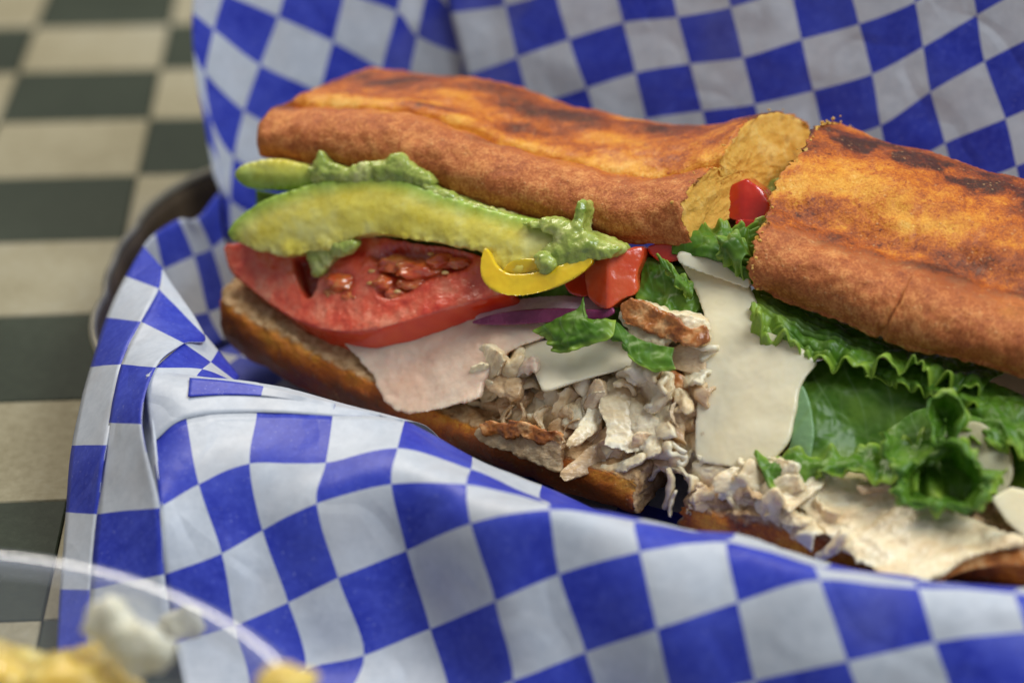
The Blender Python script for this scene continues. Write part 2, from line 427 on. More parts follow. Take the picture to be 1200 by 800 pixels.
M['tile_dark'] = tile_mat('dark_green_tile', (.014, .020, .011), (.024, .033, .019), (.045, .056, .036))
def simple(name, col, rough=.5, metal=0.0, bsc=200, bst=.2):
    m, nt, p = mat(name); b = NB(nt)
    n = b.noise(bsc*.3, 4, .6)
    b.l(b.mix(b.mrange(n, .3, .7), tuple(c*.75 for c in col), tuple(min(1, c*1.2) for c in col)), p.inputs['Base Color'])
    setp(p, Roughness=rough, Metallic=metal); b.l(b.bump(b.noise(bsc, 3), bst, .0003), p.inputs['Normal']); return m
M['grout'] = simple('dark_grout', (.10, .095, .075), .8)
M['basket'] = simple('brown_metal', (.11, .075, .042), .35, .55)
M['rim'] = simple('worn_metal_rim', (.36, .33, .25), .30, .85)
def plastic(name='clear_plastic', body=.07, lo=.07, hi=.8, rough=.08):
    m, nt, p = mat(name); b = NB(nt)
    setp(p, Roughness=.06, IOR=1.2); p.inputs['Transmission Weight'].default_value = 0; p.inputs['Base Color'].default_value = (.9, .93, 1, 1)
    gl = b.n('BsdfGlossy'); gl.inputs['Roughness'].default_value = rough; gl.inputs['Color'].default_value = (.95, .97, 1, 1)
    tp = b.n('BsdfTransparent'); tp.inputs['Color'].default_value = (.93, .94, .96, 1)
    lw = b.n('LayerWeight'); lw.inputs['Blend'].default_value = .22
    df = b.n('BsdfDiffuse'); df.inputs['Color'].default_value = (.75, .78, .88, 1)
    m1 = b.n('MixShader'); m1.inputs[0].default_value = body; b.l(tp.outputs[0], m1.inputs[1]); b.l(df.outputs[0], m1.inputs[2])
    mx = b.n('MixShader'); b.l(b.mrange(lw.outputs['Facing'], 0, 1, lo, hi), mx.inputs[0])
    b.l(m1.outputs[0], mx.inputs[1]); b.l(gl.outputs[0], mx.inputs[2]); b.l(mx.outputs[0], nt.nodes['Material Output'].inputs['Surface'])
    return m
M['plastic'] = plastic()
M['plastic_rim'] = plastic('clear_plastic_rim', .26, .08, .5, .12)

# ------------------------------------------------------------------ table top of square tiles
def box(cx, cy, z0, z1, hx, hy, bev, rot):
    V = []
    for (z, h) in ((z0, 0), (z1-bev, 0), (z1, bev)):
        for sx, sy in ((-1, -1), (1, -1), (1, 1), (-1, 1)):
            x, y = sx*(hx-h), sy*(hy-h); V.append((cx+x*math.cos(rot)-y*math.sin(rot), cy+x*math.sin(rot)+y*math.cos(rot), z))
    F = [(3, 2, 1, 0), (8, 9, 10, 11)]
    for k in (0, 4):
        for i in range(4): F.append((k+i, k+(i+1) % 4, k+4+(i+1) % 4, k+4+i))
    return V, F
V, F = box(0, 10, -3, -0.25, 75, 75, .2, 0)
table = mesh('tabletop', V, F, M['grout'], smooth=False); table['kind'] = 'structure'
table['label'] = 'table top laid with light and dark green checkered tiles'
TW = 5.4; rot = math.radians(4.2); t0 = W(161, 205, z=0)
mb = {}
for key in ('tile_light', 'tile_dark'):
    V, F = box(0, 0, -0.25, 0, TW/2-.02, TW/2-.02, .035, 0)
    me = bpy.data.meshes.new(key); me.from_pydata([tuple(np.array(v)*S) for v in V], [], F); me.materials.append(M[key]); mb[key] = me
for i in range(-9, 12):
    for j in range(-9, 9):
        x, y = (i+.5)*TW, (j+.5)*TW
        X = t0[0]+x*math.cos(rot)-y*math.sin(rot); Y = t0[1]+x*math.sin(rot)+y*math.cos(rot)
        if abs(X) > 60 or Y > 45 or Y < -42: continue
        dark = (i+j) % 2 == 0
        o = bpy.data.objects.new('tile', mb['tile_dark' if dark else 'tile_light']); sc.collection.objects.link(o)
        o.parent = table; o.location = (X*S, Y*S, random.uniform(-.0001, .0001)); o.rotation_euler = (0, 0, rot)

# ------------------------------------------------------------------ basket (stadium plan, turned 28 degrees)
YAW = math.radians(28); BU = np.array((math.cos(YAW), -math.sin(YAW), 0)); BV = np.array((math.sin(YAW), math.cos(YAW), 0))
BC = (-3.6, -4.3); BL = 20.0; BR = 7.9; WC = (-3.6, -3.7)
def stad(n):                                # unit loop: centre line offsets and directions
    pts = []
    for k in range(n):
        a = math.pi/2+math.pi*k/(n-1); pts.append((BC[0], BC[1], math.cos(a), math.sin(a)))
    for k in range(n):
        a = -math.pi/2+math.pi*k/(n-1); pts.append((BC[0]+BL, BC[1], math.cos(a), math.sin(a)))
    return np.array(pts)
def stadring(r, z, n=48):
    s = stad(n); a = np.degrees(np.arctan2(s[:, 3], s[:, 2])) % 360
    f = np.interp(a, [90, 120, 144, 156, 175, 195, 215, 245, 270], [1, 1.1, 1.16, 1.05, .86, .77, .74, .86, 1.0]); f[n:] = 1
    u = s[:, 0]+s[:, 2]*r*f; v = s[:, 1]+s[:, 3]*r*f
    return u[:, None]*BU+v[:, None]*BV+np.array((0, 0, z))
def loop_solid(rings):
    n = len(rings[0]); V = np.concatenate(rings); F = []
    m = len(rings)
    for k in range(m):
        k2 = (k+1) % m
        for i in range(n):
            j = (i+1) % n; F.append((k*n+i, k*n+j, k2*n+j, k2*n+i))
    return V, F
basket = thing('serving_basket', (BU*(BC[0]+BL/2)+BV*BC[1]), 'oval brown metal serving basket under the blue checked paper', 'basket')
prof = [(6.2, .15), (6.6, .05), (7.2, .9), (7.75, 2.4), (7.9, 2.8), (7.78, 2.8), (7.63, 2.4), (7.08, .95), (6.5, .25)]
V, F = loop_solid([stadring(r, z) for r, z in prof]); mesh('basket_wall', V, F, M['basket'], basket)
rr = [(7.9+.16*math.cos(a), 2.8+.16*math.sin(a)) for a in np.linspace(0, 2*math.pi, 12, endpoint=False)]
V, F = loop_solid([stadring(r, z) for r, z in rr]); mesh('rim', V, F, M['rim'], basket)
ring = stadring(6.35, .06); top = stadring(6.35, .22); n = len(ring)
V = np.concatenate([ring, top]); F = [tuple(range(n))[::-1], tuple(range(n, 2*n))]+[(i, (i+1) % n, n+(i+1) % n, n+i) for i in range(n)]
mesh('basket_floor', V, F, M['basket'], basket)

# ------------------------------------------------------------------ paper liner: sheets traced check by check, one mesh
PV, PF, PUV = [], [], []
def patch(G, UV, sub=8, r0=0, r1=None, wr=.045, seed=0.):
    """G rows x cols x 3 corners of the checks; UV rows x cols x 2 or a constant"""
    G = np.asarray(G, float); R, Cn = G.shape[:2]; r1 = R-1 if r1 is None else r1
    tr = np.linspace(r0, r1, int((r1-r0)*sub)+1); tc = np.linspace(0, Cn-1, (Cn-1)*sub+1)
    D = crt(G, tr); D = np.transpose(crt(np.transpose(D, (1, 0, 2)), tc), (1, 0, 2))
    if isinstance(UV, tuple): U = np.broadcast_to(np.array(UV, float), D.shape[:2]+(2,))
    else:
        UV = np.asarray(UV, float)
        i = np.clip(np.floor(tr).astype(int), 0, R-2); f = (tr-i)[:, None, None]; T = UV[i]*(1-f)+UV[i+1]*f
        j = np.clip(np.floor(tc).astype(int), 0, Cn-2); g = (tc-j)[None, :, None]; U = T[:, j]*(1-g)+T[:, j+1]*g
    off = sum(len(v) for v in PV); n1, n2 = D.shape[:2]
    Vv = D.reshape(-1, 3); Ff = gridfaces(n1, n2)
    N = vnormals(Vv, Ff); N[np.sum(N*(CAMP-Vv), 1) < 0] *= -1
    rid = 1-np.abs(fbm(Vv, .28, 3, seed))*2.2
    Vv = Vv+N*((fbm(Vv, .35, 3, seed)*wr*1.6+rid*wr*.8-wr*.6))[:, None]
    PV.append(Vv); PF.extend([tuple(q+off for q in f) for f in Ff]); PUV.append(U.reshape(-1, 2))
INW = BV*1.0
def Wz(l): return [W(a, b_, z=c) for a, b_, c in l]
# front sheet: columns -2..10, rows 0..7
cols = {
 -2: {0: (177, 519, 3.4), 1: (187, 594.5, 2.9), 2: (192.5, 673, 1.8), 3: (205, 755, .6), 4: (216, 835, .15)},
 -1: {0: (218, 489.6, 3.9), 1: (232.5, 566, 3.2), 2: (260, 648, 2.1), 3: (275, 733, .8), 4: (292, 810, .1)},
 0: {0: (301, 482, 4.0), 1: (292.6, 543, 3.5), 2: (307.8, 621, 2.4), 3: (338.6, 705.5, 1.2), 4: (358, 782, .2)},
 1: {0: (390, 487.5, 4.0), 1: (382, 543, 3.55), 2: (371.5, 590, 3.1), 3: (396.5, 677, 1.8), 4: (426.5, 767, .5)},
 2: {0: (473.5, 495, 3.7), 1: (466, 526.5, 3.9), 2: (458.5, 567, 3.6), 3: (475.3, 645.3, 2.4), 4: (504.5, 736.4, 1.0), 5: (527, 820, .1)},
 3: {0: (554.5, 532.5, 3.0), 1: (551.5, 549.6, 3.6), 2: (546.5, 567, 4.0), 3: (551.5, 613, 3.7), 4: (580.5, 704, 2.4), 5: (601.5, 797, 1.0)},
 4: {0: (635.5, 567, 2.5), 1: (632.5, 584.4, 3.1), 2: (641, 590.5, 3.6), 3: (644, 597.5, 4.2), 4: (655.5, 672.5, 3.1), 5: (686.4, 764, 1.75), 6: (706, 850, .4)},
 5: {3: (744, 612, 3.9), 4: (750, 647, 3.8), 5: (769.5, 737, 2.7), 6: (789, 822, 1.3), 7: (808, 905, .2)},
 6: {4: (851.5, 634, 4.0), 5: (864.7, 705.2, 3.3), 6: (885, 797, 2.0), 7: (906, 885, .8)},
 7: {4: (955, 664, 3.75), 5: (960.5, 679.5, 3.9), 6: (993, 774.5, 2.8), 7: (1016, 865, 1.5)},
 8: {4: (1066, 681, 3.5), 5: (1075.5, 688, 3.95), 6: (1095, 752, 3.3), 7: (1119, 838, 2.1)},
 9: {5: (1190, 694, 3.9), 6: (1203, 739, 3.5), 7: (1226, 822, 2.5)},
 10: {5: (1302, 697, 3.8), 6: (1312, 728, 3.6), 7: (1334, 806, 2.7)},
 11: {5: (1412, 700, 3.8), 6: (1422, 720, 3.6), 7: (1440, 800, 2.8)}}
RS = list(range(0, 9)); G = np.zeros((9, 14, 3)); UVg = np.zeros((9, 14, 2))
for ci, c in enumerate(range(-2, 12)):
    d = cols[c]; ks = sorted(d); P = {k: W(d[k][0], d[k][1], z=d[k][2]) for k in ks}
    for k in range(ks[0]-1, -1, -1):        # behind the crest the sheet turns down into the basket
        q = P[k+1]+BV*1.5-BU*.1; v = q@BV
        q[2] = max(P[k+1][2]-(.85 if v < -10.3 else 1.3), .55); P[k] = q
    for k in range(ks[-1]+1, 9):            # outside it runs on down and lies on the table
        q = P[k-1]-BV*1.5+BU*.2; q[2] = max(P[k-1][2]-1.2, .12); P[k] = q
    for r in RS: G[r, ci] = P[r]; UVg[r, ci] = (c, r)
patch(G, UVg, 8, seed=3.)
# lip band above row 0 on the left part
lip = Wz([(172, 439, 4.1), (222, 444, 4.15), (308, 453.6, 4.1), (392, 473.5, 4.0), (473, 493.5, 3.75)])
dn = [p+BV*1.1-np.array((0, 0, .7)) for p in lip]; dn2 = [p+BV*2.6-np.array((0, 0, 2.4)) for p in lip]
patch(np.array([dn2, dn, lip, G[0, :5], G[1, :5]]), (.5, -.5), 10, 0, 3, seed=3., wr=.02)
patch(np.array([Wz([(158, 441, 3.5), (172, 439, 4.1), (180, 440, 4.1)]), Wz([(150, 525, 2.7), (177, 519, 3.38), (183, 517, 3.45)]), Wz([(160, 598, 2.3), (187, 594.5, 2.88), (192, 593, 2.9)])]), (.5, -.5), 8, wr=0.)
# pleat strip lying on it
patch(np.array([Wz([(222, 442.5, 4.22), (264, 446, 4.23), (309, 452.8, 4.2), (350, 463, 4.18), (393, 473, 4.1)]),
                Wz([(220, 464.4, 4.14), (262, 462.5, 4.14), (306.4, 463.5, 4.14), (350, 470, 4.1), (391, 480, 4.05)])]),
      np.array([[(-1, -.6), (-.5, -.6), (0, -.6), (.5, -.6), (1, -.6)], [(-1, -.2), (-.5, -.2), (0, -.2), (.5, -.2), (1, -.2)]]), 8, wr=.0)
# left flap, outer column then inner column
A_ = [(168, 288, 3.85), (147, 324.4, 3.8), (124, 372, 3.4), (105.6, 430, 2.9), (85, 522, 2.2), (77.5, 600, 1.4), (70, 690, .7), (66, 775, .2)]
B_ = [(190, 314, 4.1), (186, 338, 4.1), (165, 375.6, 4.0), (142, 427, 3.7), (125.5, 522, 3.0), (113, 602, 2.0), (105, 690.5, 1.1), (100, 780, .35)]
patch(np.array([[W(*a[:2], z=a[2]), W(*b_[:2], z=b_[2])] for a, b_ in zip(A_, B_)]),
      np.array([[(-4, r), (-3, r)] for r in range(-4, 4)]), 8, wr=.02)
B2 = [(190, 314, 4.1), (186, 338, 4.1), (165, 375.6, 4.0), (142, 427, 3.7), (128, 495.6, 3.2), (113, 602, 2.0), (105, 690.5, 1.1), (100, 780, .35)]
C2 = [(193.5, 321, 4.0), (240.5, 393, 3.6), (216, 402.4, 3.95), (182, 430, 4.2), (166, 497, 3.9), (187, 594.5, 2.92), (192.5, 673, 1.82), (205, 755, .62)]
patch(np.array([[W(*a[:2], z=a[2]), W(*b_[:2], z=b_[2])] for a, b_ in zip(B2, C2)]),
      np.array([[(-3, r), (-2, r)] for r in range(-4, 4)]), 10, wr=.02)
# folded corner behind the lip
patch(np.array([Wz([(241, 392, 3.5), (256, 410, 3.1), (281, 441, 2.6)]), Wz([(216, 402.4, 3.9), (247, 424, 3.35), (277, 447, 2.9)]),
                Wz([(182, 430.5, 4.15), (237, 432.4, 3.7), (280, 450, 3.2)]), Wz([(171, 441, 4.12), (224, 447, 3.95), (300, 458, 3.7)])]),
      np.array([[(c, r) for c in (-2, -1, 0)] for r in (-3, -2, -1, 0)]), 8, wr=.012)
# sheets that follow the basket: back sheet and inside left
def wall_hit(px, py, R0=7.0, lean=.34, zr=2.9, extra=0.0):
    d = ray(px, py); prev = None; t = 44.
    def g(t):
        p = CAMP+t*d; u = p@BU-WC[0]; v = p@BV-WC[1]; du = min(u, 0) if u < 0 else max(u-BL, 0)
        return math.hypot(du, v)-(R0+lean*(p[2]-zr)+extra)*(1 if v > -99 else 1)
    while t < 110:
        a = g(t)
        if prev is not None and prev < 0 <= a:
            lo, hi = t-.25, t
            for _ in range(20):
                mid = (lo+hi)/2
                if g(mid) < 0: lo = mid
                else: hi = mid
            return CAMP+lo*d
        prev = a; t += .25
    return None
def lattice(cd, c0, c1, r0, r1):
    G = np.full((r1-r0+1, c1-c0+1, 3), np.nan)
    for c in range(c0, c1+1):
        d = dict(cd[c]); ks = sorted(d)
        for r in range(ks[0]-1, r0-1, -1): d[r] = tuple(2*np.array(d[r+1])-np.array(d[r+2])) if r+2 in d else tuple(np.array(d[r+1])+np.array((-15, -58)))
        for r in range(ks[-1]+1, r1+1): d[r] = tuple(np.array(d[r-1])+np.array((14, 56)))
        for r in range(r0, r1+1):
            h = wall_hit(*d[r]); G[r-r0, c-c0] = h if h is not None else (np.nan,)*3
    for c in range(G.shape[1]):             # where a ray leaves the wall (above or below), carry the sheet on along itself
        for r in range(G.shape[0]-1, -1, -1):
            if np.isnan(G[r, c, 0]) and r+2 < G.shape[0]: G[r, c] = 2*G[r+1, c]-G[r+2, c]
        for r in range(G.shape[0]):
            if np.isnan(G[r, c, 0]): G[r, c] = 2*G[r-1, c]-G[r-2, c]
    return G
L = {0: {0: (236, -75), 1: (230, -28), 2: (225, 15), 3: (227, 60), 4: (233, 105), 5: (243, 165), 6: (250, 205)},
     1: {0: (272, -60), 1: (262, -8), 2: (251, 35), 3: (241, 86), 4: (246, 140), 5: (256, 192), 6: (262, 236)},
     2: {0: (340, -32), 1: (326, 20), 2: (305, 76), 3: (286, 130), 4: (274, 184), 5: (270, 235), 6: (272, 285)},
     3: {0: (404, -8), 1: (390, 49), 2: (374, 108), 3: (355, 165), 4: (343, 220), 5: (338, 270), 6: (338, 320)},
     4: {-1: (480, -50), 0: (467, 13), 1: (449, 80), 2: (436, 140), 3: (425, 200), 4: (418, 255), 5: (415, 305), 6: (415, 355)},
     5: {-1: (500, -15), 0: (487, 43), 1: (477, 95), 2: (470, 150), 3: (465, 205), 4: (460, 260), 5: (458, 310), 6: (458, 360)},
     6: {-1: (537, 16), 0: (539, 64.5), 1: (536, 120), 2: (534, 175), 3: (532, 230), 4: (532, 285), 5: (532, 335), 6: (532, 385)}}
L[7] = {-1: (572, 8), 0: (590, 80), 1: (600, 135), 2: (600, 190), 3: (600, 245), 4: (600, 300), 5: (600, 350), 6: (600, 400)}
R_ = {6: {-1: (531, 14), 0: (549, 87), 1: (563, 145)}, 7: {-1: (591.6, 6.6), 0: (606, 67.5), 1: (620, 125)},
      8: {-1: (649.5, -10), 0: (666, 46.5), 1: (687, 103.5), 2: (703, 160)}, 9: {-1: (715, -30), 0: (729.6, 27), 1: (744, 85.5), 2: (757, 140)},
      10: {-1: (780, -38), 0: (793.5, 20.4), 1: (808.5, 75), 2: (823, 130)}, 11: {-1: (843, -50), 0: (856.5, 9), 1: (871.5, 67.5), 2: (885, 122.4), 3: (898, 178)},
      12: {0: (926, -12), 1: (939, 46.5), 2: (952.5, 106.5), 3: (966, 165)}, 13: {0: (992, -28), 1: (1006.5, 28.5), 2: (1021.5, 87), 3: (1032, 147), 4: (1045, 205)},
      14: {0: (1060, -50), 1: (1072.5, 3), 2: (1081.5, 55.5), 3: (1090.5, 108), 4: (1107, 168)},
      15: {0: (1125, -90), 1: (1136, -36), 2: (1144.5, 18), 3: (1153.5, 72), 4: (1177.5, 139.5), 5: (1191, 195)},
      16: {1: (1203, -72), 2: (1211, -18), 3: (1222, 38), 4: (1243, 110), 5: (1258, 168)},
      17: {1: (1270, -100), 2: (1280, -46), 3: (1292, 10), 4: (1310, 80), 5: (1325, 138)},
      18: {1: (1340, -128), 2: (1350, -74), 3: (1362, -18), 4: (1380, 50), 5: (1395, 108)}}
GL = lattice(L, 0, 7, -2, 6); GR = lattice(R_, 6, 18, -3, 6)
def fold(G, c, amt):
    for k, a in zip(c, amt): G[:, k] += (-BV)[None]*a
fold(GL, (4, 5, 6, 7), (.1, -.1, -.1, -.6)); fold(GR, (0, 1), (.15, .0))
patch(GL, np.array([[(c, r) for c in range(0, 8)] for r in range(-2, 7)]), 8, seed=11., wr=.05)
patch(GR, np.array([[(c, r) for c in range(6, 19)] for r in range(-3, 7)]), 8, seed=12., wr=.045)
# inside left wall of the basket, then a sheet on the basket floor
I = [[(168, 288), (181, 274), (209, 257), (231, 255), (256, 225)], [(176, 322), (191, 316), (227, 300), (248, 291), (264, 278)],
     [(190, 365), (206, 372), (244, 366), (268, 355), (290, 340)], [(225, 410), (238, 415), (262, 400), (290, 390), (320, 375)]]
zz = [3.15, 2.2, 1.2, .65]
patch(np.array([[W(a, b_, z=z) for a, b_ in r] for r, z in zip(I, zz)]), np.array([[(c, r) for c in range(5)] for r in range(1, 5)]), 8, wr=.03)
fl = [[(u*BU+v*BV+np.array((0, 0, .5))) for u in np.linspace(-7.6, 18, 15)] for v in np.linspace(-9.0, 2.0, 7)]
patch(np.array(fl), np.array([[(c, r) for c in range(15)] for r in range(7)]), 5, wr=.05)
paper = mesh('paper_liner', np.concatenate(PV), PF, M['paper'], uv=np.concatenate(PUV), own_origin=True)
paper['label'] = 'blue and white checkered paper lining the basket around the sandwiches'; paper['category'] = 'paper liner'
so = paper.modifiers.new('thickness', 'SOLIDIFY'); so.thickness = .00012; so.offset = 0

# ------------------------------------------------------------------ breads
UPV = np.array((0, 0, 1.))
def proj(V):
    d = np.asarray(V)-CAMP; zc = d[:, 1]*cth-d[:, 2]*sth; v = d[:, 1]*sth+d[:, 2]*cth
    return np.stack([600+FPX*d[:, 0]/zc, 400-FPX*v/zc], 1)
def loft(front, prof, crumbf, Sd, Ud, Ad, nt=150, npf=150, endf=None, lround=0.0, capdepth=.12, rag=.10, seed=0.0, hs=None, hmod=None):
    """bread: profile (s back, h up) carried along the front bottom edge; returns V, F, masks"""
    Lc = np.array([W(a, b_, y=c) for a, b_, c in front])
    seg = np.linalg.norm(np.diff(Lc, axis=0), axis=1); cum = np.concatenate([[0], np.cumsum(seg)]); total = cum[-1]
    u = np.linspace(0, 1, nt)
    if lround: u = u**1.25
    fine = crv(Lc, 400); fs = np.concatenate([[0], np.cumsum(np.linalg.norm(np.diff(fine, axis=0), axis=1))])
    P = np.stack([np.interp(u*fs[-1], fs, fine[:, k]) for k in range(3)], 1)
    pr = crv(np.array(prof, float), npf, True); cr = crv(np.array(crumbf, float)[:, None], npf, True)[:, 0]
    s, h = pr[:, 0], pr[:, 1]; ct = np.array((s.mean(), h.max()*.42))
    rings = []
    for k in range(nt):
        l = u[k]*fs[-1]; g = 1.0
        if lround and l < lround: g = math.sqrt(max(1-((lround-l)/lround)**2, 0.0))*.97+.03
        hk = h*(hs(u[k]) if hs else 1.0)*(hmod(u[k], s) if hmod else 1.0)
        ss = ct[0]+(s-ct[0])*(g**.6); hh = ct[1]+(hk-ct[1])*g
        e = endf(u[k], ss, hh) if endf else 0*ss
        rings.append(P[k]+ss[:, None]*Sd+hh[:, None]*Ud+np.asarray(e)[:, None]*Ad)
    V = np.concatenate(rings); F = gridfaces(nt, npf, True)
    crumb = np.tile(cr, nt); T = np.repeat(u, npf); SS = np.tile(s, nt); HH = np.tile(h, nt)
    cap = np.zeros(len(V))
    for side, ring in ((0, rings[0]), (1, rings[-1])):
        c0 = ring.mean(0); nr = 30; off = len(V); extra = []; kk = []
        for q in range(1, nr): extra.append(c0+(ring-c0)*(1-q/nr)); kk += [q/nr]*npf
        V = np.concatenate([V]+extra+[c0[None]]); cap = np.concatenate([cap, np.ones(npf*(nr-1)+1)])
        crumb = np.concatenate([crumb, np.ones(npf*(nr-1)+1)*(1.0 if (side or not lround) else 0.0)])
        T = np.concatenate([T, np.full(npf*(nr-1)+1, float(side))]); SS = np.concatenate([SS, np.tile(s, nr-1), [ct[0]]]); HH = np.concatenate([HH, np.tile(h, nr-1), [ct[1]]])
        r0 = 0 if side == 0 else (nt-1)*npf
        idx = [list(range(r0, r0+npf))]+[list(range(off+q*npf, off+(q+1)*npf)) for q in range(nr-1)]
        for a, b_ in zip(idx, idx[1:]):
            for i in range(npf):
                j = (i+1) % npf; f = (a[i], a[j], b_[j], b_[i]); F.append(f if side == 1 else f[::-1])
        ce = off+(nr-1)*npf
        for i in range(npf):
            f = (idx[-1][i], idx[-1][(i+1) % npf], ce); F.append(f if side == 1 else f[::-1])
    N = vnormals(V, F)
    if np.sum(N*(V-V.mean(0))) < 0: F = [f[::-1] for f in F]; N = -N
    # broad unevenness, then crust pimples, then torn crumb
    V = V+N*(fbm(V, .42, 3, seed)*.10)[:, None]
    V = V+N*((fbm(V, 1.3, 3, seed+11)*.05+fbm(V, 3.2, 3, seed+3)*.022+np.abs(fbm(V, 7.5, 2, seed+5))*.020)*(1-crumb))[:, None]
    cr2 = (fbm(V, 2.2, 4, seed+7, .62)*rag+fbm(V, 9., 2, seed+1)*.2*rag)*crumb
    V = V+N*cr2[:, None]
    near = np.exp(-((T-1)**2)/(.006**2))+np.exp(-(T**2)/(.006**2))*(0 if lround else 1)
    V = V+Ad*((fbm(V, 5., 3, seed+2, .7)*.14)*np.clip(near, 0, 1)*(1-cap))[:, None]
    return V, F, dict(crumb=crumb, T=T, S=SS, H=HH)
def bread_part(name, parent, V, F, at, toastf, sidef, pale=0.0, label=None):
    px = proj(V)
    toast = toastf(px, V, at); side = sidef(px, V, at)
    o = mesh(name, V, F, M['bread'], parent, attrs=dict(crumb=np.clip(at['crumb'], 0, 1), toast=toast, side=side, pale=np.full(len(V), pale)))
    if label: o['label'] = label
    return o

left = thing('sandwich_half', W(560, 560, z=.5), 'left sandwich half with tomato slice and avocado showing under its toasted top', 'sandwich', 'two halves of one toasted sandwich')
right = thing('sandwich_half', W(1020, 640, z=.9), 'right sandwich half with a hanging cheese slice and frilly green lettuce', 'sandwich', 'two halves of one toasted sandwich')

# top of the left half
fy = lambda x: np.interp(x, [285, 800], [-1.95, -7.8])
fr = [(x, y, fy(x)) for x, y in [(284, 183), (330, 189), (390, 196), (450, 206), (510, 224), (570, 243), (630, 260), (690, 276), (745, 285), (797, 285)]]
profA = [(.25, .0), (-.02, .18), (-.10, .7), (.15, 1.2), (.75, 1.50), (1.35, 1.42), (1.72, 1.15), (1.88, .88), (2.12, 1.22), (2.6, 1.52), (3.4, 1.74), (4.5, 1.76), (5.4, 1.5), (6.0, 1.05), (6.35, .45), (6.2, .1), (4.5, .12), (2.5, .1)]
crA = [.6, .15, 0, 0, 0, 0, 0, 0, 0, 0, 0, 0, 0, 0, 0, .5, 1, 1]
def endA(u, s, h):
    w = sstep(.93, 1.0, u)
    return w*(-.34*h+.16*s+.28)+.06*w*np.sin(s*1.3)
V, F, at = loft(fr, profA, crA, BV, UPV, BU, 190, 170, endA, lround=.75, seed=1.3, rag=.07, hmod=lambda u, s: (1-.30*(1-sstep(0, .55, u))*(1-sstep(1.6, 2.8, s)))*(1+(np.interp(u, [0, .2, .6, .85, 1], [.50, .53, .70, .96, 1.22])-1)*sstep(1.8, 3.2, s))+.42*sstep(.88, 1, u)*np.exp(-((s-1.95)/.5)**2), hs=lambda u: .92+.1*math.sin(u*5+1))
RIM_A = V[(at['T'] > .985) & (at['crumb'] < .4)]
def toastA(px, V, at):
    s = at['S']; n = fbm(V, .55, 3, 4.0); n2 = fbm(V*np.array((.6, 1.6, 1)), .9, 3, 9.)
    t = .53+.20*n+.20*n2
    t = t+.30*np.exp(-((s-4.5)/.6)**2)+.10*np.exp(-((s-.9)/.5)**2)          # browned along the back ridge
    t = t-.34*np.exp(-((s-2.05)/.28)**2)*(.5+.5*sstep(-.2, .3, fbm(V, .5, 2, 20.)))    # pale score line
    t = t+.35*np.exp(-(((px[:, 0]-606)/22)**2+((px[:, 1]-150)/10)**2))
    return np.clip(t, 0, 1)
def sideA(px, V, at):
    return (1-sstep(.75, 1.55, at['S']+ .35*fbm(V, .9, 3, 2.)))*(at['H'] > .03)*sstep(-.6, .0, at['T']*3-.1+fbm(V, 1., 2, 5.))
bread_part('top_bread', left, V, F, at, toastA, sideA)

# top of the right half
fyB = lambda x: np.interp(x, [880, 1200, 1300], [-9.0, -12.3, -13.6])
fr = [(x, y, fyB(x)) for x, y in [(881, 336), (925, 358), (980, 377), (1030, 396), (1080, 411), (1140, 428), (1200, 447), (1290, 474), (1380, 500)]]
profB = [(.25, .0), (0, .15), (-.12, .6), (.12, 1.05), (.65, 1.32), (1.2, 1.42), (1.65, 1.48), (2.4, 1.95), (3.4, 2.3), (4.5, 2.42), (5.6, 2.3), (6.4, 1.85), (6.8, 1.2), (6.75, .5), (6.3, .1), (4.5, .12), (2.5, .1)]
crB = [.6, .15, 0, 0, 0, 0, 0, 0, 0, 0, 0, 0, 0, 0, .5, 1, 1]
V, F, at = loft(fr, profB, crB, BV, UPV, BU, 210, 180, lambda u, s, h: (1-sstep(0, .06, u))*(.12*np.sin(s*2.1+.5)-.12*h), lround=0., seed=5.1, rag=.15, hs=lambda u: 1+.04*math.sin(u*7))
px = proj(V)
cx = 1061-(px[:, 1]-335)*.45+fbm(V, 1.5, 2)*4
gr = np.exp(-((px[:, 0]-cx)/3.2)**2)*sstep(322, 345, px[:, 1])*(1-at['crumb'])
gr2 = np.exp(-((px[:, 0]-(1062+(335-px[:, 1])*.16+fbm(V, 1., 3, 5)*6))/4.)**2)*(px[:, 1] < 335)*(px[:, 1] > 215)*(1-at['crumb'])
N = vnormals(V, F); V = V-N*(.13*gr+.015*gr2)[:, None]
V = V+N*(.09*sstep(0, 5, px[:, 0]-cx)*sstep(300, 345, px[:, 1])*np.exp(-np.clip(px[:, 0]-cx, 0, 400)/60)*(1-at['crumb']))[:, None]
RIM_B = V[(at['T'] < .012) & (at['crumb'] < .4)]
def toastB(px, V, at):
    s = at['S']; n = fbm(V, .5, 3, 14.0); n2 = fbm(V*np.array((.6, 1.6, 1)), .8, 3, 19.)
    t = .56+.20*n+.20*n2
    t = t+.55*np.exp(-((s-4.6+.3*fbm(V, .6, 2, 3.))/.5)**2)*sstep(-.3, .2, fbm(V, 1.1, 3, 31.))+.25*np.exp(-((s-5.2)/.8)**2)    # scorched streaks
    t = t+.12*np.exp(-((s-1.3)/.4)**2)-.18*np.exp(-((s-2.9)/.6)**2)
    t = t-.22*np.exp(-((s-1.62)/.18)**2)*sstep(0, .3, fbm(V, .8, 2, 50.))
    t = t-.28*np.exp(-(((px[:, 0]-1180)/20)**2+((px[:, 1]-365)/18)**2))
    t = t+.16*np.exp(-(((px[:, 0]-1090)/60)**2+((px[:, 1]-320)/22)**2))
    return np.clip(t+.08*gr2, 0, 1)
def sideB(px, V, at): return (1-sstep(.55, 1.35, at['S']+.35*fbm(V, .9, 3, 2.)))*(at['H'] > .03)
bread_part('top_bread', right, V, F, at, toastB, sideB)

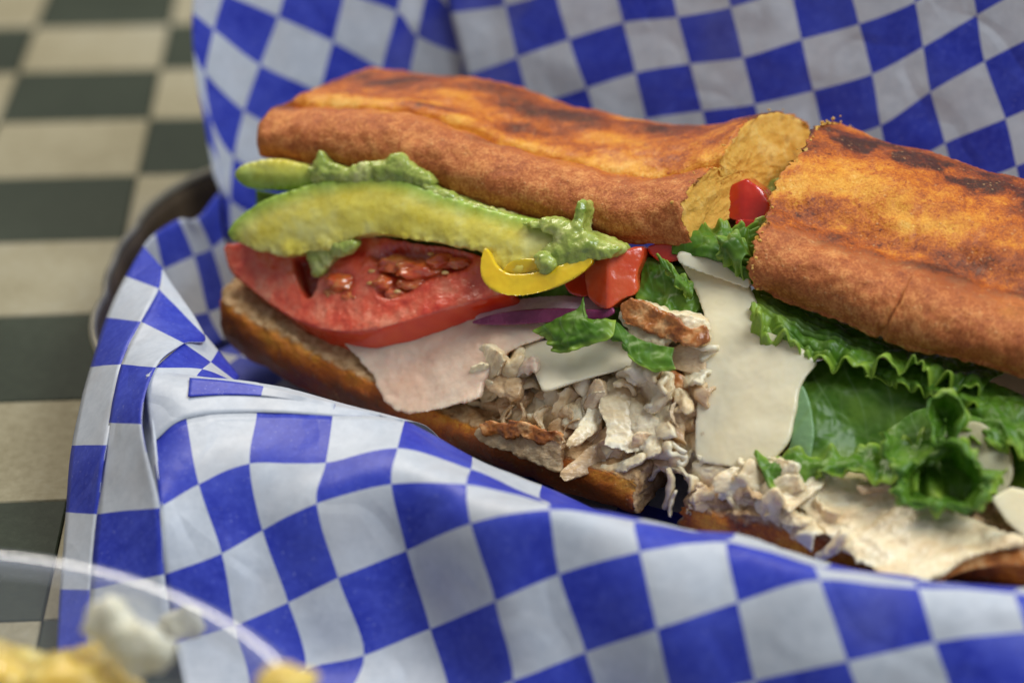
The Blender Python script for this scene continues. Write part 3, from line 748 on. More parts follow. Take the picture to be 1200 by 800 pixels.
# bottoms
profL = [(.35, 0), (0, .15), (-.12, .5), (-.03, .85), (.15, 1.02), (.8, 1.16), (2.2, 1.26), (4, 1.3), (5.4, 1.2), (6.1, .9), (6.25, .4), (5.9, .05), (4, 0), (2, 0)]
crL = [0, 0, 0, 0, .7, 1, 1, 1, .9, .4, 0, 0, 0, 0]
fr = [(x, y, y_) for x, y, y_ in [(236, 392, -3.2), (300, 430, -4.5), (380, 470, -5.9), (480, 512, -7.6), (580, 550, -9.2), (660, 578, -10.5), (742, 607, -11.8)]]
V, F, at = loft(fr, profL, crL, BV, UPV, BU, 150, 120, None, hs=lambda u: 1.35-.35*sstep(.1, .7, u), lround=1.6, seed=21., rag=.12)
tb = lambda px, V, at: np.clip(.84+.25*fbm(V, .6, 3, 7.)-.45*sstep(.45, .95, at['H']+.12*fbm(V, 1.2, 2))*(at['S'] < 1), 0, 1)
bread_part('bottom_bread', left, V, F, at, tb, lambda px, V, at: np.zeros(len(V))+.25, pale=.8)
crM = [0, 0, .0, .65, 1, 1, 1, 1, .9, .4, 0, 0, 0, 0]
fr = [(x, y, y_) for x, y, y_ in [(799, 625, -12.1), (850, 636, -12.8), (910, 650, -13.5), (970, 664, -14.2), (1040, 675, -14.8), (1120, 684, -15.4), (1200, 691, -16.1), (1300, 700, -17.1), (1390, 706, -18)]]
V, F, at = loft(fr, profL, crM, BV, UPV, BU, 160, 120, lambda u, s, h: (1-sstep(0, .05, u))*(.15*h), lround=0., seed=25., rag=.2)
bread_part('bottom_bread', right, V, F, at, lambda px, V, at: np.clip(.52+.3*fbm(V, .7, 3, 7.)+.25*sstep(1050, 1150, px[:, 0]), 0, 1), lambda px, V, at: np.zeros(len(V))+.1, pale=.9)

# ------------------------------------------------------------------ fillings
def part(name, parent, VF, m, attrs=None, label=None):
    o = mesh(name, VF[0], VF[1], M[m] if isinstance(m, str) else m, parent, attrs=attrs)
    if label: o['label'] = label
    return o
def leaf_sheet(name, parent, ctrl, nu=90, nv=50, edges=('b',), ruf=.35, freq=7, seed=0., m='leaf', jag=.06, dz=.0, thick=.00035, label=None, curl=.0, crinkle=.07):
    """ctrl rows of (px, py, dy); edges that are frilled: t b l r"""
    C = np.array([[W(a, b_, y=float(Yf([(a, b_)])[0])+c) for a, b_, c in r] for r in ctrl]); R, Q = C.shape[:2]
    D = crt(C, np.linspace(0, R-1, nv)); D = np.transpose(crt(np.transpose(D, (1, 0, 2)), np.linspace(0, Q-1, nu)), (1, 0, 2))
    v, u = np.meshgrid(np.linspace(0, 1, nv), np.linspace(0, 1, nu), indexing='ij')
    V = D.reshape(-1, 3); Fc = gridfaces(nv, nu); N = vnormals(V, Fc); N[np.sum(N*(CAMP-V), 1) < 0] *= -1
    u, v = u.ravel(), v.ravel(); E = np.zeros(len(V))
    rr = np.array([seed*3.1, seed*1.7, 0])
    for e in edges:
        w, a = {'b': (v, u), 't': (1-v, u), 'l': (1-u, v), 'r': (u, v)}[e]
        k = np.clip((w-.35)/.65, 0, 1)**1.8; E = np.maximum(E, np.clip((w-.80)/.20, 0, 1)**1.3)
        q = np.stack([a*freq, w*1.5, a*0], 1)+rr
        wv = np.sin(2*math.pi*(a*freq*.75+.55*fbm(q, .5, 2)))*(1+.5*fbm(q, .7, 2, 3.))+.35*k*np.sin(2*math.pi*(a*freq*1.7+.7*fbm(q, .6, 2, 4.)))
        V = V+N*(ruf*k*wv)[:, None]
        T = {'b': (UPV*-1), 't': UPV, 'l': -BU, 'r': BU}[e]
        V = V+T*(k*(.45*ruf*fbm(q, .9, 2, 6.)+jag*1.6*fbm(q, 2.2, 2, 8.)))[:, None]
        V = V+N*(curl*k*k)[:, None]
    V = V+N*(fbm(V, 1.6, 3, seed)*crinkle*1.6+(1-np.abs(fbm(V, 2.6, 2, seed+4))*2)*crinkle*.5)[:, None]
    vein = np.exp(-((v-.5-.08*np.sin(u*5))/.012)**2)*.0
    for k in range(6):
        vein = np.maximum(vein, np.exp(-((u-(.08+.17*k)-.12*v+.015*np.sin(v*9+k))/.007)**2)*.55*(1-v))
    o = mesh(name, V, Fc, M[m], parent, attrs=dict(edge=np.clip(E*.9+.25*fbm(V, 1.2, 2, seed)*1, 0, 1), vein=vein))
    so = o.modifiers.new('thickness', 'SOLIDIFY'); so.thickness = thick; so.offset = 0
    if label: o['label'] = label
    return o

# ---- left half
part('turkey_pile', left, slab([(330, 372), (430, 392), (560, 395), (700, 420), (826, 380), (826, 480), (800, 545), (735, 560), (640, 540), (560, 505), (470, 470), (380, 430)], 3.4, 1.0, amp=.16, nsc=.9, amp2=.07, nsc2=3., voxel=.07, step=6), 'turkey')
leaf_sheet('lettuce_leaf', left, [[(300, 222, 1.2), (450, 250, 1.2), (600, 275, 1.2), (720, 290, 1.), (835, 300, .9)], [(300, 300, 1.0), (450, 330, 1.1), (600, 345, .9), (720, 350, .8), (830, 370, .8)],
      [(310, 350, 1.0), (450, 385, .9), (600, 392, .8), (720, 410, .8), (826, 430, .8)]], ruf=.15, seed=2.)
# avocado
AV = [(267, 278), (272, 262), (292, 245), (320, 231), (360, 217), (400, 210), (440, 207), (478, 214), (510, 226), (550, 238), (600, 252), (640, 262), (668, 275), (662, 296), (640, 312), (612, 322), (590, 318), (572, 306), (566, 296), (530, 288), (480, 280), (440, 275), (415, 277), (395, 287), (365, 296), (330, 299), (295, 291)]
def avo(outl, name, dy, thick, up, seed, greenw=20, bulge=.16, **k):
    V, F = slab(outl, thick, dy, step=4, amp=.04, nsc=.8, amp2=.010, nsc2=4., bulge=bulge, seed=seed, voxel=.045, **k)
    p = proj(V); U = crv(np.array(up, float), 80)
    dd = np.min(np.linalg.norm(p[:, None]-U[None], axis=2), 1)
    g = np.clip(1-dd/greenw, 0, 1)
    low = sstep(0, 1, (p[:, 1]-np.interp(p[:, 0], [270, 330, 440, 560, 600], [268, 276, 258, 270, 285]))/22.)
    V = V+vnormals(V, F)*((fbm(V, 1.6, 4, seed, .6)*.075)*(.05+low))[:, None]
    return part(name, left, (V, F), 'avocado', attrs=dict(green=g))
avo(AV, 'avocado_slice', lambda x, y: -.55-(y-250)*.004, .75, AV[0:13], 3.)
avo([(275, 204), (288, 192), (320, 186), (350, 190), (372, 200), (374, 214), (350, 222), (315, 224), (288, 219)], 'avocado_slice', -.15, .6, [(275, 212), (300, 222), (350, 224), (372, 214)], 6., 40, .2)
def mash(outl, dy, th=.5, seed=0., a=.06, b_=.035, jag=5, name='mashed_avocado', m='mash', v=.04, bulge=.2):
    return part(name, left, slab(outl, th, dy, step=3, amp=a, nsc=1.7, amp2=b_, nsc2=4.5, bulge=bulge, seed=seed, voxel=v, jag=jag, smooth=1), m)
mash([(362, 205), (368, 184), (377, 177), (386, 190), (405, 196), (430, 190), (450, 186), (468, 180), (480, 190), (498, 200), (508, 216), (480, 217), (440, 212), (400, 214), (370, 214)], -.35, seed=1.)
mash([(495, 214), (520, 222), (560, 238), (610, 254), (640, 262), (650, 272), (620, 270), (570, 256), (530, 243), (500, 230)], -.3, seed=2., jag=4)
mash([(612, 262), (650, 256), (670, 262), (676, 240), (684, 234), (688, 246), (686, 268), (710, 280), (728, 290), (716, 302), (694, 303), (690, 310), (668, 316), (650, 322), (640, 312), (628, 300), (640, 288), (650, 276)], -.85, .7, seed=3., jag=3, bulge=.3)
mash([(628, 300), (640, 296), (652, 302), (654, 312), (644, 322), (632, 318)], -1.05, .4, seed=4., jag=2, bulge=.25)
mash([(355, 285), (385, 278), (400, 288), (392, 305), (372, 325), (364, 318), (360, 300)], -.5, .4, seed=5., jag=4, a=.06)
mash([(385, 283), (402, 280), (418, 284), (412, 295), (398, 302), (388, 296)], -.62, .3, seed=7., jag=3, a=.04)
# tomato slice
TF = [(264, 286), (300, 284), (350, 284), (420, 276), (480, 282), (540, 292), (568, 302), (588, 326), (592, 340), (560, 352), (520, 362), (470, 378), (420, 388), (380, 386), (345, 374), (315, 355), (290, 335), (272, 320), (264, 303)]
V, F = slab(TF, 1.3, lambda x, y: -.45-(y-330)*.010, d=np.array((.42, .20, -.60)), step=4, voxel=.045, smooth=4, amp=.05, nsc=.6)
N = vnormals(V, F); p = proj(V)
fc = WF(TF, -.45-(np.array(TF)[:, 1]-330)*.010); c0 = fc.mean(0); fn = np.linalg.svd(fc-c0)[2][2]; fn = fn*np.sign(fn@(CAMP-c0))
flesh = sstep(.35, .7, N@fn)*((V-c0)@fn > -.35)
def pit(poly, soft=5):
    Pp = np.array(poly, float); Oc = crv(Pp, 60, True); ins = inside(p, Oc); dd = np.min(np.linalg.norm(p[:, None]-Oc[None], axis=2), 1)
    return np.where(ins, sstep(0, soft, dd), 0)*flesh
p1 = pit([(343, 300), (366, 296), (374, 312), (372, 332), (362, 350), (352, 342), (345, 322)])
p2 = pit([(430, 296), (470, 284), (520, 290), (556, 300), (545, 318), (505, 330), (478, 346), (452, 352), (438, 344), (444, 322)], 13)
p3 = pit([(386, 318), (404, 310), (420, 322), (415, 342), (398, 352), (386, 340)], 12)
V = V-fn*(.45*p1+.22*p2+.08*p3)[:, None]
V = V+N*((fbm(V, 3., 3, 2.)*.03+fbm(V, 9., 2)*.012)*flesh)[:, None]
tom = part('tomato_slice', left, (V, F), 'tomato', attrs=dict(flesh=flesh, pit=np.clip(p1*1.2+p2*.7+p3*.25, 0, 1)))
def on_face(px_, py_, up=0.0):              # a point of the tomato's cut face
    d = ray(px_, py_); t = ((c0-CAMP)@fn)/(d@fn); return CAMP+t*d+fn*up
def blob(c, r, seed=0., amp=.25, n=3, sq=(1, 1, 1), nsc=1.6, fl=None):
    bm = bmesh.new(); bmesh.ops.create_icosphere(bm, subdivisions=n, radius=1.0)
    V = np.array([v.co[:] for v in bm.verts]); F = [tuple(v.index for v in f.verts) for f in bm.faces]; bm.free()
    V = V*(1+amp*fbm(V, nsc, 3, seed+c[0]))[:, None]*np.array(sq)*r
    return V+np.array(c), F
rng = random.Random(5)
for k, (x, y, r, sx) in enumerate([(452, 330, .26, 1.1), (466, 308, .30, 1.2), (492, 314, .32, 1.4), (515, 304, .24, 1.2), (536, 306, .18, 1.2), (462, 342, .2, 1.0), (482, 330, .2, 1.5), (400, 328, .32, 1.0), (412, 346, .2, 1.0), (388, 340, .18, 1.)]):
    V, F = blob(on_face(x, y, -.13 if k < 7 else -.16), r*1.25, k*3., .35, 4, (sx*1.15, .8, .62), 1.4); mesh('seed_pulp', V, F, M['gel'], tom)
for k in (0, 3, 5, 8, 10, 13, 14):
    x, y = [(434, 332), (440, 340), (428, 338), (436, 318), (448, 346), (466, 342), (480, 332), (500, 330), (522, 320), (530, 300), (505, 298), (400, 343), (410, 340), (462, 318), (486, 322), (540, 316), (420, 344)][k]
    V, F = blob(on_face(x, y, .02), .045+.025*rng.random(), k, .15, 2, (1.5, .8, .8)); mesh('tomato_seed', V, F, M['seed'], tom)
# yellow pepper curl, onion, tomato pieces
part('yellow_pepper_strip', left, slab([(567, 291), (575, 298), (582, 311), (597, 320), (622, 319), (650, 313), (672, 304), (694, 303), (684, 318), (655, 335), (622, 346), (592, 346), (569, 333), (562, 312)], .22, lambda x, y: -1.12-(y-320)*.008, amp=.04, nsc=1., voxel=.035, step=3), 'pepper')
part('yellow_pepper_strip', left, slab([(588, 318), (600, 305), (622, 303), (640, 306), (628, 316), (606, 322)], .15, -.9, amp=.03, voxel=.035), 'pepper')
part('tomato_chunk', left, slab([(606, 308), (622, 300), (636, 304), (634, 314), (618, 318)], .4, -.75, amp=.03, voxel=.04), 'red_pepper')
on = part('onion_slice', left, slab([(556, 372), (590, 354), (640, 346), (700, 348), (716, 360), (700, 370), (640, 366), (600, 370)], .28, lambda x, y: -.15-(y-360)*.02, d=np.array((0, .05, -.3)), amp=.02, voxel=.035), 'onion')
V, F = slab([(552, 378), (575, 369), (605, 364), (650, 361), (700, 363), (716, 360), (718, 368), (700, 374), (650, 377), (610, 380), (575, 381)], .12, lambda x, y: -.50, amp=.012, voxel=.03, step=2.5); mesh('onion_rim', V, F, M['onion_rim'], on)
part('tomato_chunk', left, slab([(686, 314), (700, 304), (722, 296), (750, 289), (753, 300), (746, 322), (746, 342), (730, 350), (713, 362), (698, 356), (688, 344)], 1.1, lambda x, y: -.62+abs(x-712)*.012, amp=.03, nsc=1.4, voxel=.04, smooth=2), 'tomato_orange')
part('tomato_chunk', left, slab([(664, 324), (686, 314), (690, 345), (676, 348), (664, 340)], .7, -.2, amp=.03, voxel=.04), 'red_pepper')
part('tomato_chunk', left, slab([(758, 290), (785, 284), (798, 294), (792, 306), (770, 306)], .7, .1, amp=.03, voxel=.04), 'red_pepper')
part('tomato_chunk', right, slab([(829, 238), (838, 224), (874, 209), (892, 222), (906, 244), (900, 256), (888, 262), (860, 258), (836, 250)], .9, lambda x, y: 1.1+abs(x-872)*.004, amp=.03, nsc=1., voxel=.03, smooth=1, closed_curve=False), 'red_pepper')
part('tomato_chunk', right, slab([(862, 258), (890, 258), (898, 264), (884, 276), (868, 270)], .6, 1.0, amp=.03, voxel=.04), 'red_pepper')
part('mashed_avocado', right, slab([(884, 258), (898, 252), (906, 258), (900, 266), (888, 268)], .3, .75, amp=.05, nsc=2, voxel=.035, jag=3), 'mash')
part('turkey_pile', left, slab([(800, 282), (826, 244), (870, 232), (920, 222), (965, 190), (965, 240), (915, 320), (830, 330)], 2.2, 1.9, amp=.15, nsc=1.2, amp2=.06, voxel=.06, step=5), 'turkey')
part('mashed_avocado', left, slab([(895, 215), (925, 205), (950, 196), (950, 206), (925, 222), (905, 232)], .6, 2.6, amp=.10, nsc=2, voxel=.05, jag=4), 'mash')
# turkey slice and small cheese slice
part('turkey_slice', left, slab([(405, 396), (418, 420), (436, 440), (446, 462), (458, 477), (472, 484), (505, 482), (535, 474), (560, 466), (566, 445), (580, 425), (608, 406), (636, 396), (640, 378), (560, 370), (460, 388)], .32, lambda x, y: -.45-np.clip(y-400, -30, 100)*.011+.10*np.sin(x*.03), amp=.05, nsc=.8, amp2=.018, nsc2=3., voxel=.045, jag=3, step=4), 'turkey_pink')
ch = lambda x, y: -.62-(y-420)*.008+.05*np.sin(x*.05)
part('cheese_slice', left, slab([(606, 410), (622, 402), (660, 396), (700, 390), (744, 385), (750, 400), (752, 424), (730, 432), (700, 440), (672, 448), (640, 458), (632, 450), (624, 432)], .28, lambda x, y: -.52-(y-420)*.014, d=np.array((.05, .35, -.30)), amp=.015, nsc=.7, voxel=.035), 'cheese')
# torn pieces of turkey: chunks and shreds
def shred(parent, x, y, L, w, ang, dy, seed, m='turkey', bend=0.0, th=.35, name='turkey_shred', jag=.28, v=.035):
    jag *= .6
    k = np.linspace(-1, 1, 9); a = math.radians(ang); top = []; bot = []
    r = np.random.RandomState(int(seed*10) % 9999)
    for q in k:
        cx_, cy_ = q*L/2, bend*(q*q-.4)*L*.25
        hw = w/2*(1-.45*abs(q)**3)*(1+jag*r.uniform(-1, 1))
        top.append((cx_+r.uniform(-1, 1)*jag*w*.3, cy_-hw)); bot.append((cx_+r.uniform(-1, 1)*jag*w*.3, cy_+hw*(1+jag*r.uniform(-1, 1))))
    P = np.array(top+bot[::-1]); R = np.array(((math.cos(a), math.sin(a)), (-math.sin(a), math.cos(a))))
    P = P@R+np.array((x, y))
    sx, sy = r.uniform(-1, 1), r.uniform(-.6, 1); hl = max(L, w)/2; am = .010*hl
    dyf = lambda X, Y: dy+am*(sx*(X-x)+sy*(Y-y))/hl*2-bend*.05*((X-x)**2+(Y-y)**2)/hl**2
    V, F = slab(P, th, dyf, step=3, voxel=v, smooth=2, bulge=.35*th, closed_curve=True, n=60, seed=seed)
    ax = np.array((math.cos(a), 0, -math.sin(a)*.9)); ax /= np.linalg.norm(ax)
    al = V@ax; Q = V-al[:, None]*ax*.82                      # stretched along the fibres
    N = vnormals(V, F)
    V = V+N*((.5-np.abs(fbm(Q, 4.2, 3, seed)))*.045+fbm(Q, 9., 2, seed)*.012+fbm(V, 1.4, 3, seed)*.06-.02)[:, None]
    return part(name, parent, (V, F), m)
rng = random.Random(11)
big = [ # x, y, length, width, angle, dy, material
 (572, 425, 34, 30, 70, -.70, 'turkey_pale'), (588, 448, 44, 28, -25, -.66, 'turkey'), (563, 440, 26, 24, 40, -.72, 'turkey_pale'), (598, 424, 36, 20, -5, -.60, 'turkey'),
 (612, 430, 30, 18, 15, -.60, 'turkey_pink'), (570, 458, 22, 16, 60, -.6, 'turkey_pale'), (552, 432, 20, 16, -60, -.62, 'turkey_pale'),
 (612, 466, 60, 44, 25, -.05, 'turkey'), (618, 490, 52, 40, 60, -.22, 'turkey_pale'), (640, 478, 44, 22, 70, -.28, 'turkey_pale'),
 (664, 476, 40, 26, 75, -.36, 'turkey_pale'), (660, 458, 34, 18, -10, -.42, 'turkey_pale'), (680, 484, 34, 16, 80, -.5, 'turkey_pale'),
 (690, 490, 74, 17, 62, -.72, 'turkey_pale'), (697, 462, 34, 16, 70, -.62, 'turkey'), (676, 505, 54, 22, 50, -.42, 'turkey'),
 (738, 485, 80, 58, -70, -.38, 'turkey_pale'), (752, 500, 66, 30, -60, -.46, 'turkey_pale'), (724, 462, 50, 34, -35, -.15, 'turkey'),
 (757, 450, 42, 26, 35, -.58, 'turkey_pale'), (775, 462, 46, 16, 65, -.62, 'turkey_pale'), (748, 440, 28, 16, 0, -.55, 'turkey_pale'),
 (792, 452, 30, 24, -60, -.30, 'skin'), (797, 436, 34, 20, 20, -.42, 'turkey'), (800, 470, 28, 14, -60, -.50, 'turkey_pale'),
 (700, 535, 90, 20, 28, -.55, 'turkey'), (722, 545, 60, 13, 12, -.68, 'turkey_pale'), (668, 528, 44, 22, 55, -.5, 'turkey'),
 (735, 520, 60, 26, 18, -.35, 'turkey'), (770, 528, 56, 30, -25, -.2, 'turkey'), (800, 505, 50, 34, -60, .0, 'turkey'),
 (765, 545, 40, 20, 5, -.32, 'turkey'), (783, 572, 44, 8, 86, -.35, 'turkey_pale'), (788, 545, 22, 12, 60, -.25, 'turkey'),
 (815, 470, 40, 22, 80, .1, 'turkey'), (640, 515, 50, 26, 15, -.3, 'turkey'), (600, 478, 30, 14, 10, -.25, 'turkey'), (664, 552, 16, 14, 0, -.55, 'turkey_pale'),
 (786, 590, 30, 6, 80, -.2, 'turkey_pale')]
def folded(parent, x, y, w, h, ang, dy, seed, m='turkey_pale', ruf=.12, name='turkey_shred'):
    r = np.random.RandomState(int(seed*7) % 9999); a = math.radians(ang); rows = []; R_1 = r.uniform(-1, 1, (4, 4)); ph = r.uniform(0, 6)
    for i in range(4):
        row = []
        for j in range(4):
            u_, v_ = (j/3-.5)*w*(1+.15*R_1[i, j]), (i/3-.5)*h*(1+.15*R_1[j, i])
            row.append((x+u_*math.cos(a)+v_*math.sin(a), y-u_*math.sin(a)+v_*math.cos(a), dy+.28*math.sin(j*1.9+ph)+.16*math.sin(i*2.1+ph*2)+.10*R_1[i, j]))
        rows.append(row)
    o = leaf_sheet(name, parent, rows, 46, 40, ('b', 'r', 'l', 't'), ruf, 2.2, seed, m=m, jag=.10, thick=.0011, crinkle=.045)
    return o
for k, (x, y, w, h, a, dy, m) in enumerate([(590, 440, 60, 46, 20, -.45, 'turkey_pale'), (625, 480, 84, 56, -20, -.05, 'turkey_pale'), (738, 482, 96, 92, 15, -.25, 'turkey_pale'), (700, 520, 90, 50, -25, -.30, 'turkey'),
        (785, 470, 70, 80, 60, -.15, 'turkey'), (665, 470, 60, 70, 75, -.22, 'turkey_pale'), (795, 520, 64, 60, 30, .0, 'turkey'), (800, 425, 60, 50, -10, -.2, 'turkey_pale'), (640, 520, 70, 36, 10, -.25, 'turkey'),
        (755, 450, 60, 40, -30, -.42, 'turkey_pale'), (752, 540, 90, 30, 5, -.28, 'turkey_pale'), (600, 470, 50, 40, 50, -.15, 'turkey')]):
    folded(left, x, y, w, h, a, dy, 3.3*k+1, m)
for k, (x, y, Lq, w, a, dy, m) in enumerate(big):
    if k % 4 == 3: continue
    Lq *= 1.1; w *= 1.15
    shred(left, x, y, Lq, w, -a, dy-.06, 1.7*k+.5, m, bend=rng.uniform(-.6, .6), th=.20+.004*min(Lq, w)*1.0)
for k in range(14):                          # loose smaller flakes round the larger ones
    x = rng.uniform(560, 815); y = rng.uniform(430, 545)
    if x < 640 and y > 500: continue
    if y < 455 and 610 < x < 755: continue
    shred(left, x, y, rng.uniform(16, 34), rng.uniform(9, 18), rng.uniform(-80, 80), -.2-.25*rng.random(), 100+k*1.3, rng.choice(['turkey', 'turkey_pale', 'turkey']), rng.uniform(-1, 1), .12, v=.03)
for k in range(18):                          # thin strands pulled from the meat
    x = rng.uniform(575, 812); y = rng.uniform(452, 535)
    if x < 650 and y > 500: continue
    shred(left, x, y, rng.uniform(22, 46), rng.uniform(4, 6.5), -rng.uniform(20, 85), -.45-.3*rng.random(), 500+k*1.1, rng.choice(['turkey', 'turkey_pale', 'turkey']), rng.uniform(-2, 2), .13, v=.028, jag=.15)
# browned edge slices
bs = part('turkey_slice', left, slab([(558, 506), (572, 498), (600, 502), (630, 508), (656, 514), (657, 535), (654, 553), (636, 548), (612, 536), (590, 528), (574, 524), (562, 516)], .35, lambda x, y: -1.08, amp=.05, nsc=1.5, amp2=.03, nsc2=4., voxel=.035, jag=4), 'turkey')
V, F = slab([(561, 499), (572, 492), (590, 495), (606, 492), (634, 502), (657, 508), (658, 522), (644, 516), (632, 520), (612, 512), (596, 514), (584, 509), (568, 512)], .10, lambda x, y: -1.2+.05*np.sin(x*.12), amp=.05, nsc=2.5, amp2=.03, voxel=.026, jag=4, step=2.5, smooth=1); mesh('browned_skin', V, F, M['skin'], bs)
cp = part('turkey_chunk', left, slab([(728, 360), (738, 352), (752, 353), (772, 362), (800, 367), (822, 372), (829, 384), (826, 402), (806, 400), (784, 400), (768, 412), (748, 410), (734, 398), (736, 386), (728, 376)], .6, lambda x, y: -.62, amp=.07, nsc=1.5, amp2=.03, nsc2=4., voxel=.035, jag=4, smooth=1), 'turkey_pale')
V, F = slab([(727, 360), (738, 351), (756, 354), (772, 364), (792, 372), (808, 384), (827, 382), (828, 400), (806, 404), (786, 400), (766, 392), (746, 384), (730, 378)], .12, lambda x, y: -.74-.05*np.sin(x*.08), amp=.06, nsc=2, amp2=.03, voxel=.028, jag=4, step=2.5, smooth=1); mesh('browned_skin', V, F, M['skin'], cp)
part('turkey_chunk', left, slab([(772, 412), (800, 404), (826, 404), (824, 440), (800, 436), (782, 428)], .6, -.4, amp=.05, nsc=1.5, voxel=.04, jag=4), 'turkey')
# small leaf with its tip standing up, dark leaf behind, curl under the right bun
leaf_sheet('lettuce_leaf', left, [[(684, 348, -.9), (680, 358, -1.0), (668, 366, -1.05), (640, 380, -1.0), (626, 388, -.9)], [(688, 372, -1.1), (690, 380, -1.25), (676, 388, -1.25), (655, 396, -1.15), (640, 398, -1.0)], [(722, 378, -.9), (716, 396, -1.15), (692, 404, -1.25), (668, 412, -1.2), (648, 410, -1.0)]],
      80, 50, ('b', 'r'), .05, 3, 3., jag=.03, crinkle=.05)
leaf_sheet('lettuce_leaf', left, [[(700, 382, -.9), (722, 378, -.9), (740, 392, -.92), (760, 402, -.85), (790, 408, -.75)], [(708, 390, -1.), (726, 396, -1.05), (740, 412, -1.05), (758, 422, -.98), (788, 420, -.8)], [(716, 396, -.95), (732, 404, -1.0), (742, 422, -1.05), (764, 434, -1.), (792, 434, -.8)]],
      70, 40, ('b',), .05, 3, 5., jag=.03, crinkle=.04)
leaf_sheet('lettuce_leaf', left, [[(752, 300, .3), (780, 306, .3), (812, 322, .3), (838, 340, .3)], [(752, 330, .1), (780, 338, 0), (808, 350, .1), (826, 362, .2)], [(750, 352, .1), (775, 368, -.1), (800, 372, .0), (816, 372, .1)]], 70, 40, ('b',), .10, 4, 7.)
leaf_sheet('lettuce_leaf', left, [[(770, 300, -.1), (790, 312, -.15), (812, 330, -.1)], [(776, 312, -.2), (795, 328, -.3), (812, 345, -.2)], [(780, 320, -.1), (796, 338, -.2), (808, 352, -.1)]], 50, 30, ('b', 't'), .06, 4, 8.)
leaf_sheet('lettuce_leaf', right, [[(794, 262, .5), (812, 256, .45), (838, 262, .4), (868, 262, .5), (888, 270, .7)], [(790, 280, .2), (815, 280, .0), (845, 285, -.1), (872, 288, .1), (892, 290, .4)], [(788, 298, .1), (812, 300, -.1), (842, 306, -.25), (866, 322, -.25), (886, 334, .1)]],
      110, 60, ('t', 'r'), .20, 6, 9., jag=.03, crinkle=.05)
leaf_sheet('lettuce_leaf', right, [[(846, 300, -.3), (842, 284, -.5), (856, 272, -.45), (872, 280, -.3)], [(856, 312, -.35), (852, 292, -.7), (864, 282, -.75), (878, 296, -.35)], [(872, 328, -.1), (868, 310, -.6), (876, 298, -.6), (888, 310, -.2)]], 60, 40, ('l', 't'), .08, 4, 11., jag=.02, crinkle=.03)
# ---- right half
part('turkey_pile', right, slab([(830, 555), (870, 535), (950, 500), (1100, 520), (1250, 560), (1300, 660), (1180, 650), (1080, 640), (960, 630), (860, 610)], 3.4, 1.1, amp=.2, nsc=.9, amp2=.05, voxel=.08, step=7), 'turkey')
part('cheese_slice', right, slab([(796, 302), (816, 306), (845, 318), (872, 330), (884, 352), (896, 384), (920, 396), (952, 420), (956, 428), (938, 452), (930, 490), (920, 522), (888, 548), (850, 546), (818, 538), (814, 505), (819, 450), (825, 400), (824, 370), (812, 335)], .26,
     lambda x, y: .15-.55*sstep(300, 400, y)+.1*np.sin(y*.02)+.05*np.sin(x*.06+y*.03), amp=.03, nsc=.9, amp2=.002, nsc2=5., voxel=.045, step=4, smooth=3), 'cheese', label='large pale cheese slice hanging down at the cut')
part('cheese_slice', right, slab([(793, 300), (806, 297), (836, 304), (866, 316), (878, 328), (876, 338), (850, 330), (816, 318), (798, 310)], .7, lambda x, y: -.12, d=np.array((.2, .85, .05)), amp=.015, voxel=.035, step=3), 'cheese')
leaf_sheet('lettuce_leaf', right, [[(936, 430, .5), (990, 420, .5), (1050, 430, .4), (1120, 450, .4), (1210, 470, .4)], [(936, 455, .1), (990, 455, .2), (1050, 465, .3), (1120, 480, .35), (1210, 500, .3)], [(944, 500, .0), (1000, 500, .35), (1055, 505, .4), (1120, 510, .4), (1210, 530, .3)], [(950, 545, .0), (1000, 552, .2), (1060, 556, .2), (1120, 560, .3), (1210, 580, .3)]],
      130, 80, ('b',), .10, 4, 12., crinkle=.025)
part('lettuce_rib', right, slab([(938, 452), (948, 470), (953, 500), (950, 530), (944, 542), (918, 540), (926, 515), (932, 480)], .14, -.22, amp=.03, nsc=1.5, voxel=.035), 'leaf_pale')
leaf_sheet('lettuce_leaf', right, [[(884, 345, .9), (940, 366, .9), (1000, 385, .9), (1060, 405, .8), (1120, 420, .8), (1180, 438, .8)], [(876, 362, .2), (935, 385, .2), (995, 402, .2), (1055, 418, .2), (1110, 432, .2), (1160, 448, .3)], [(884, 392, -.40), (930, 412, -.35), (985, 430, -.3), (1050, 432, -.35), (1095, 446, -.25), (1148, 462, .0)]],
      240, 60, ('b', 'l'), .26, 10, 13., jag=.06)
leaf_sheet('lettuce_leaf', right, [[(1000, 415, .4), (1060, 425, .4), (1120, 440, .4), (1200, 462, .4)], [(1010, 430, .1), (1060, 440, .0), (1110, 455, .0), (1190, 480, .1)], [(1020, 442, .1), (1064, 456, -.1), (1112, 468, -.1), (1180, 500, .1)]], 130, 50, ('b',), .18, 7, 14., jag=.05)
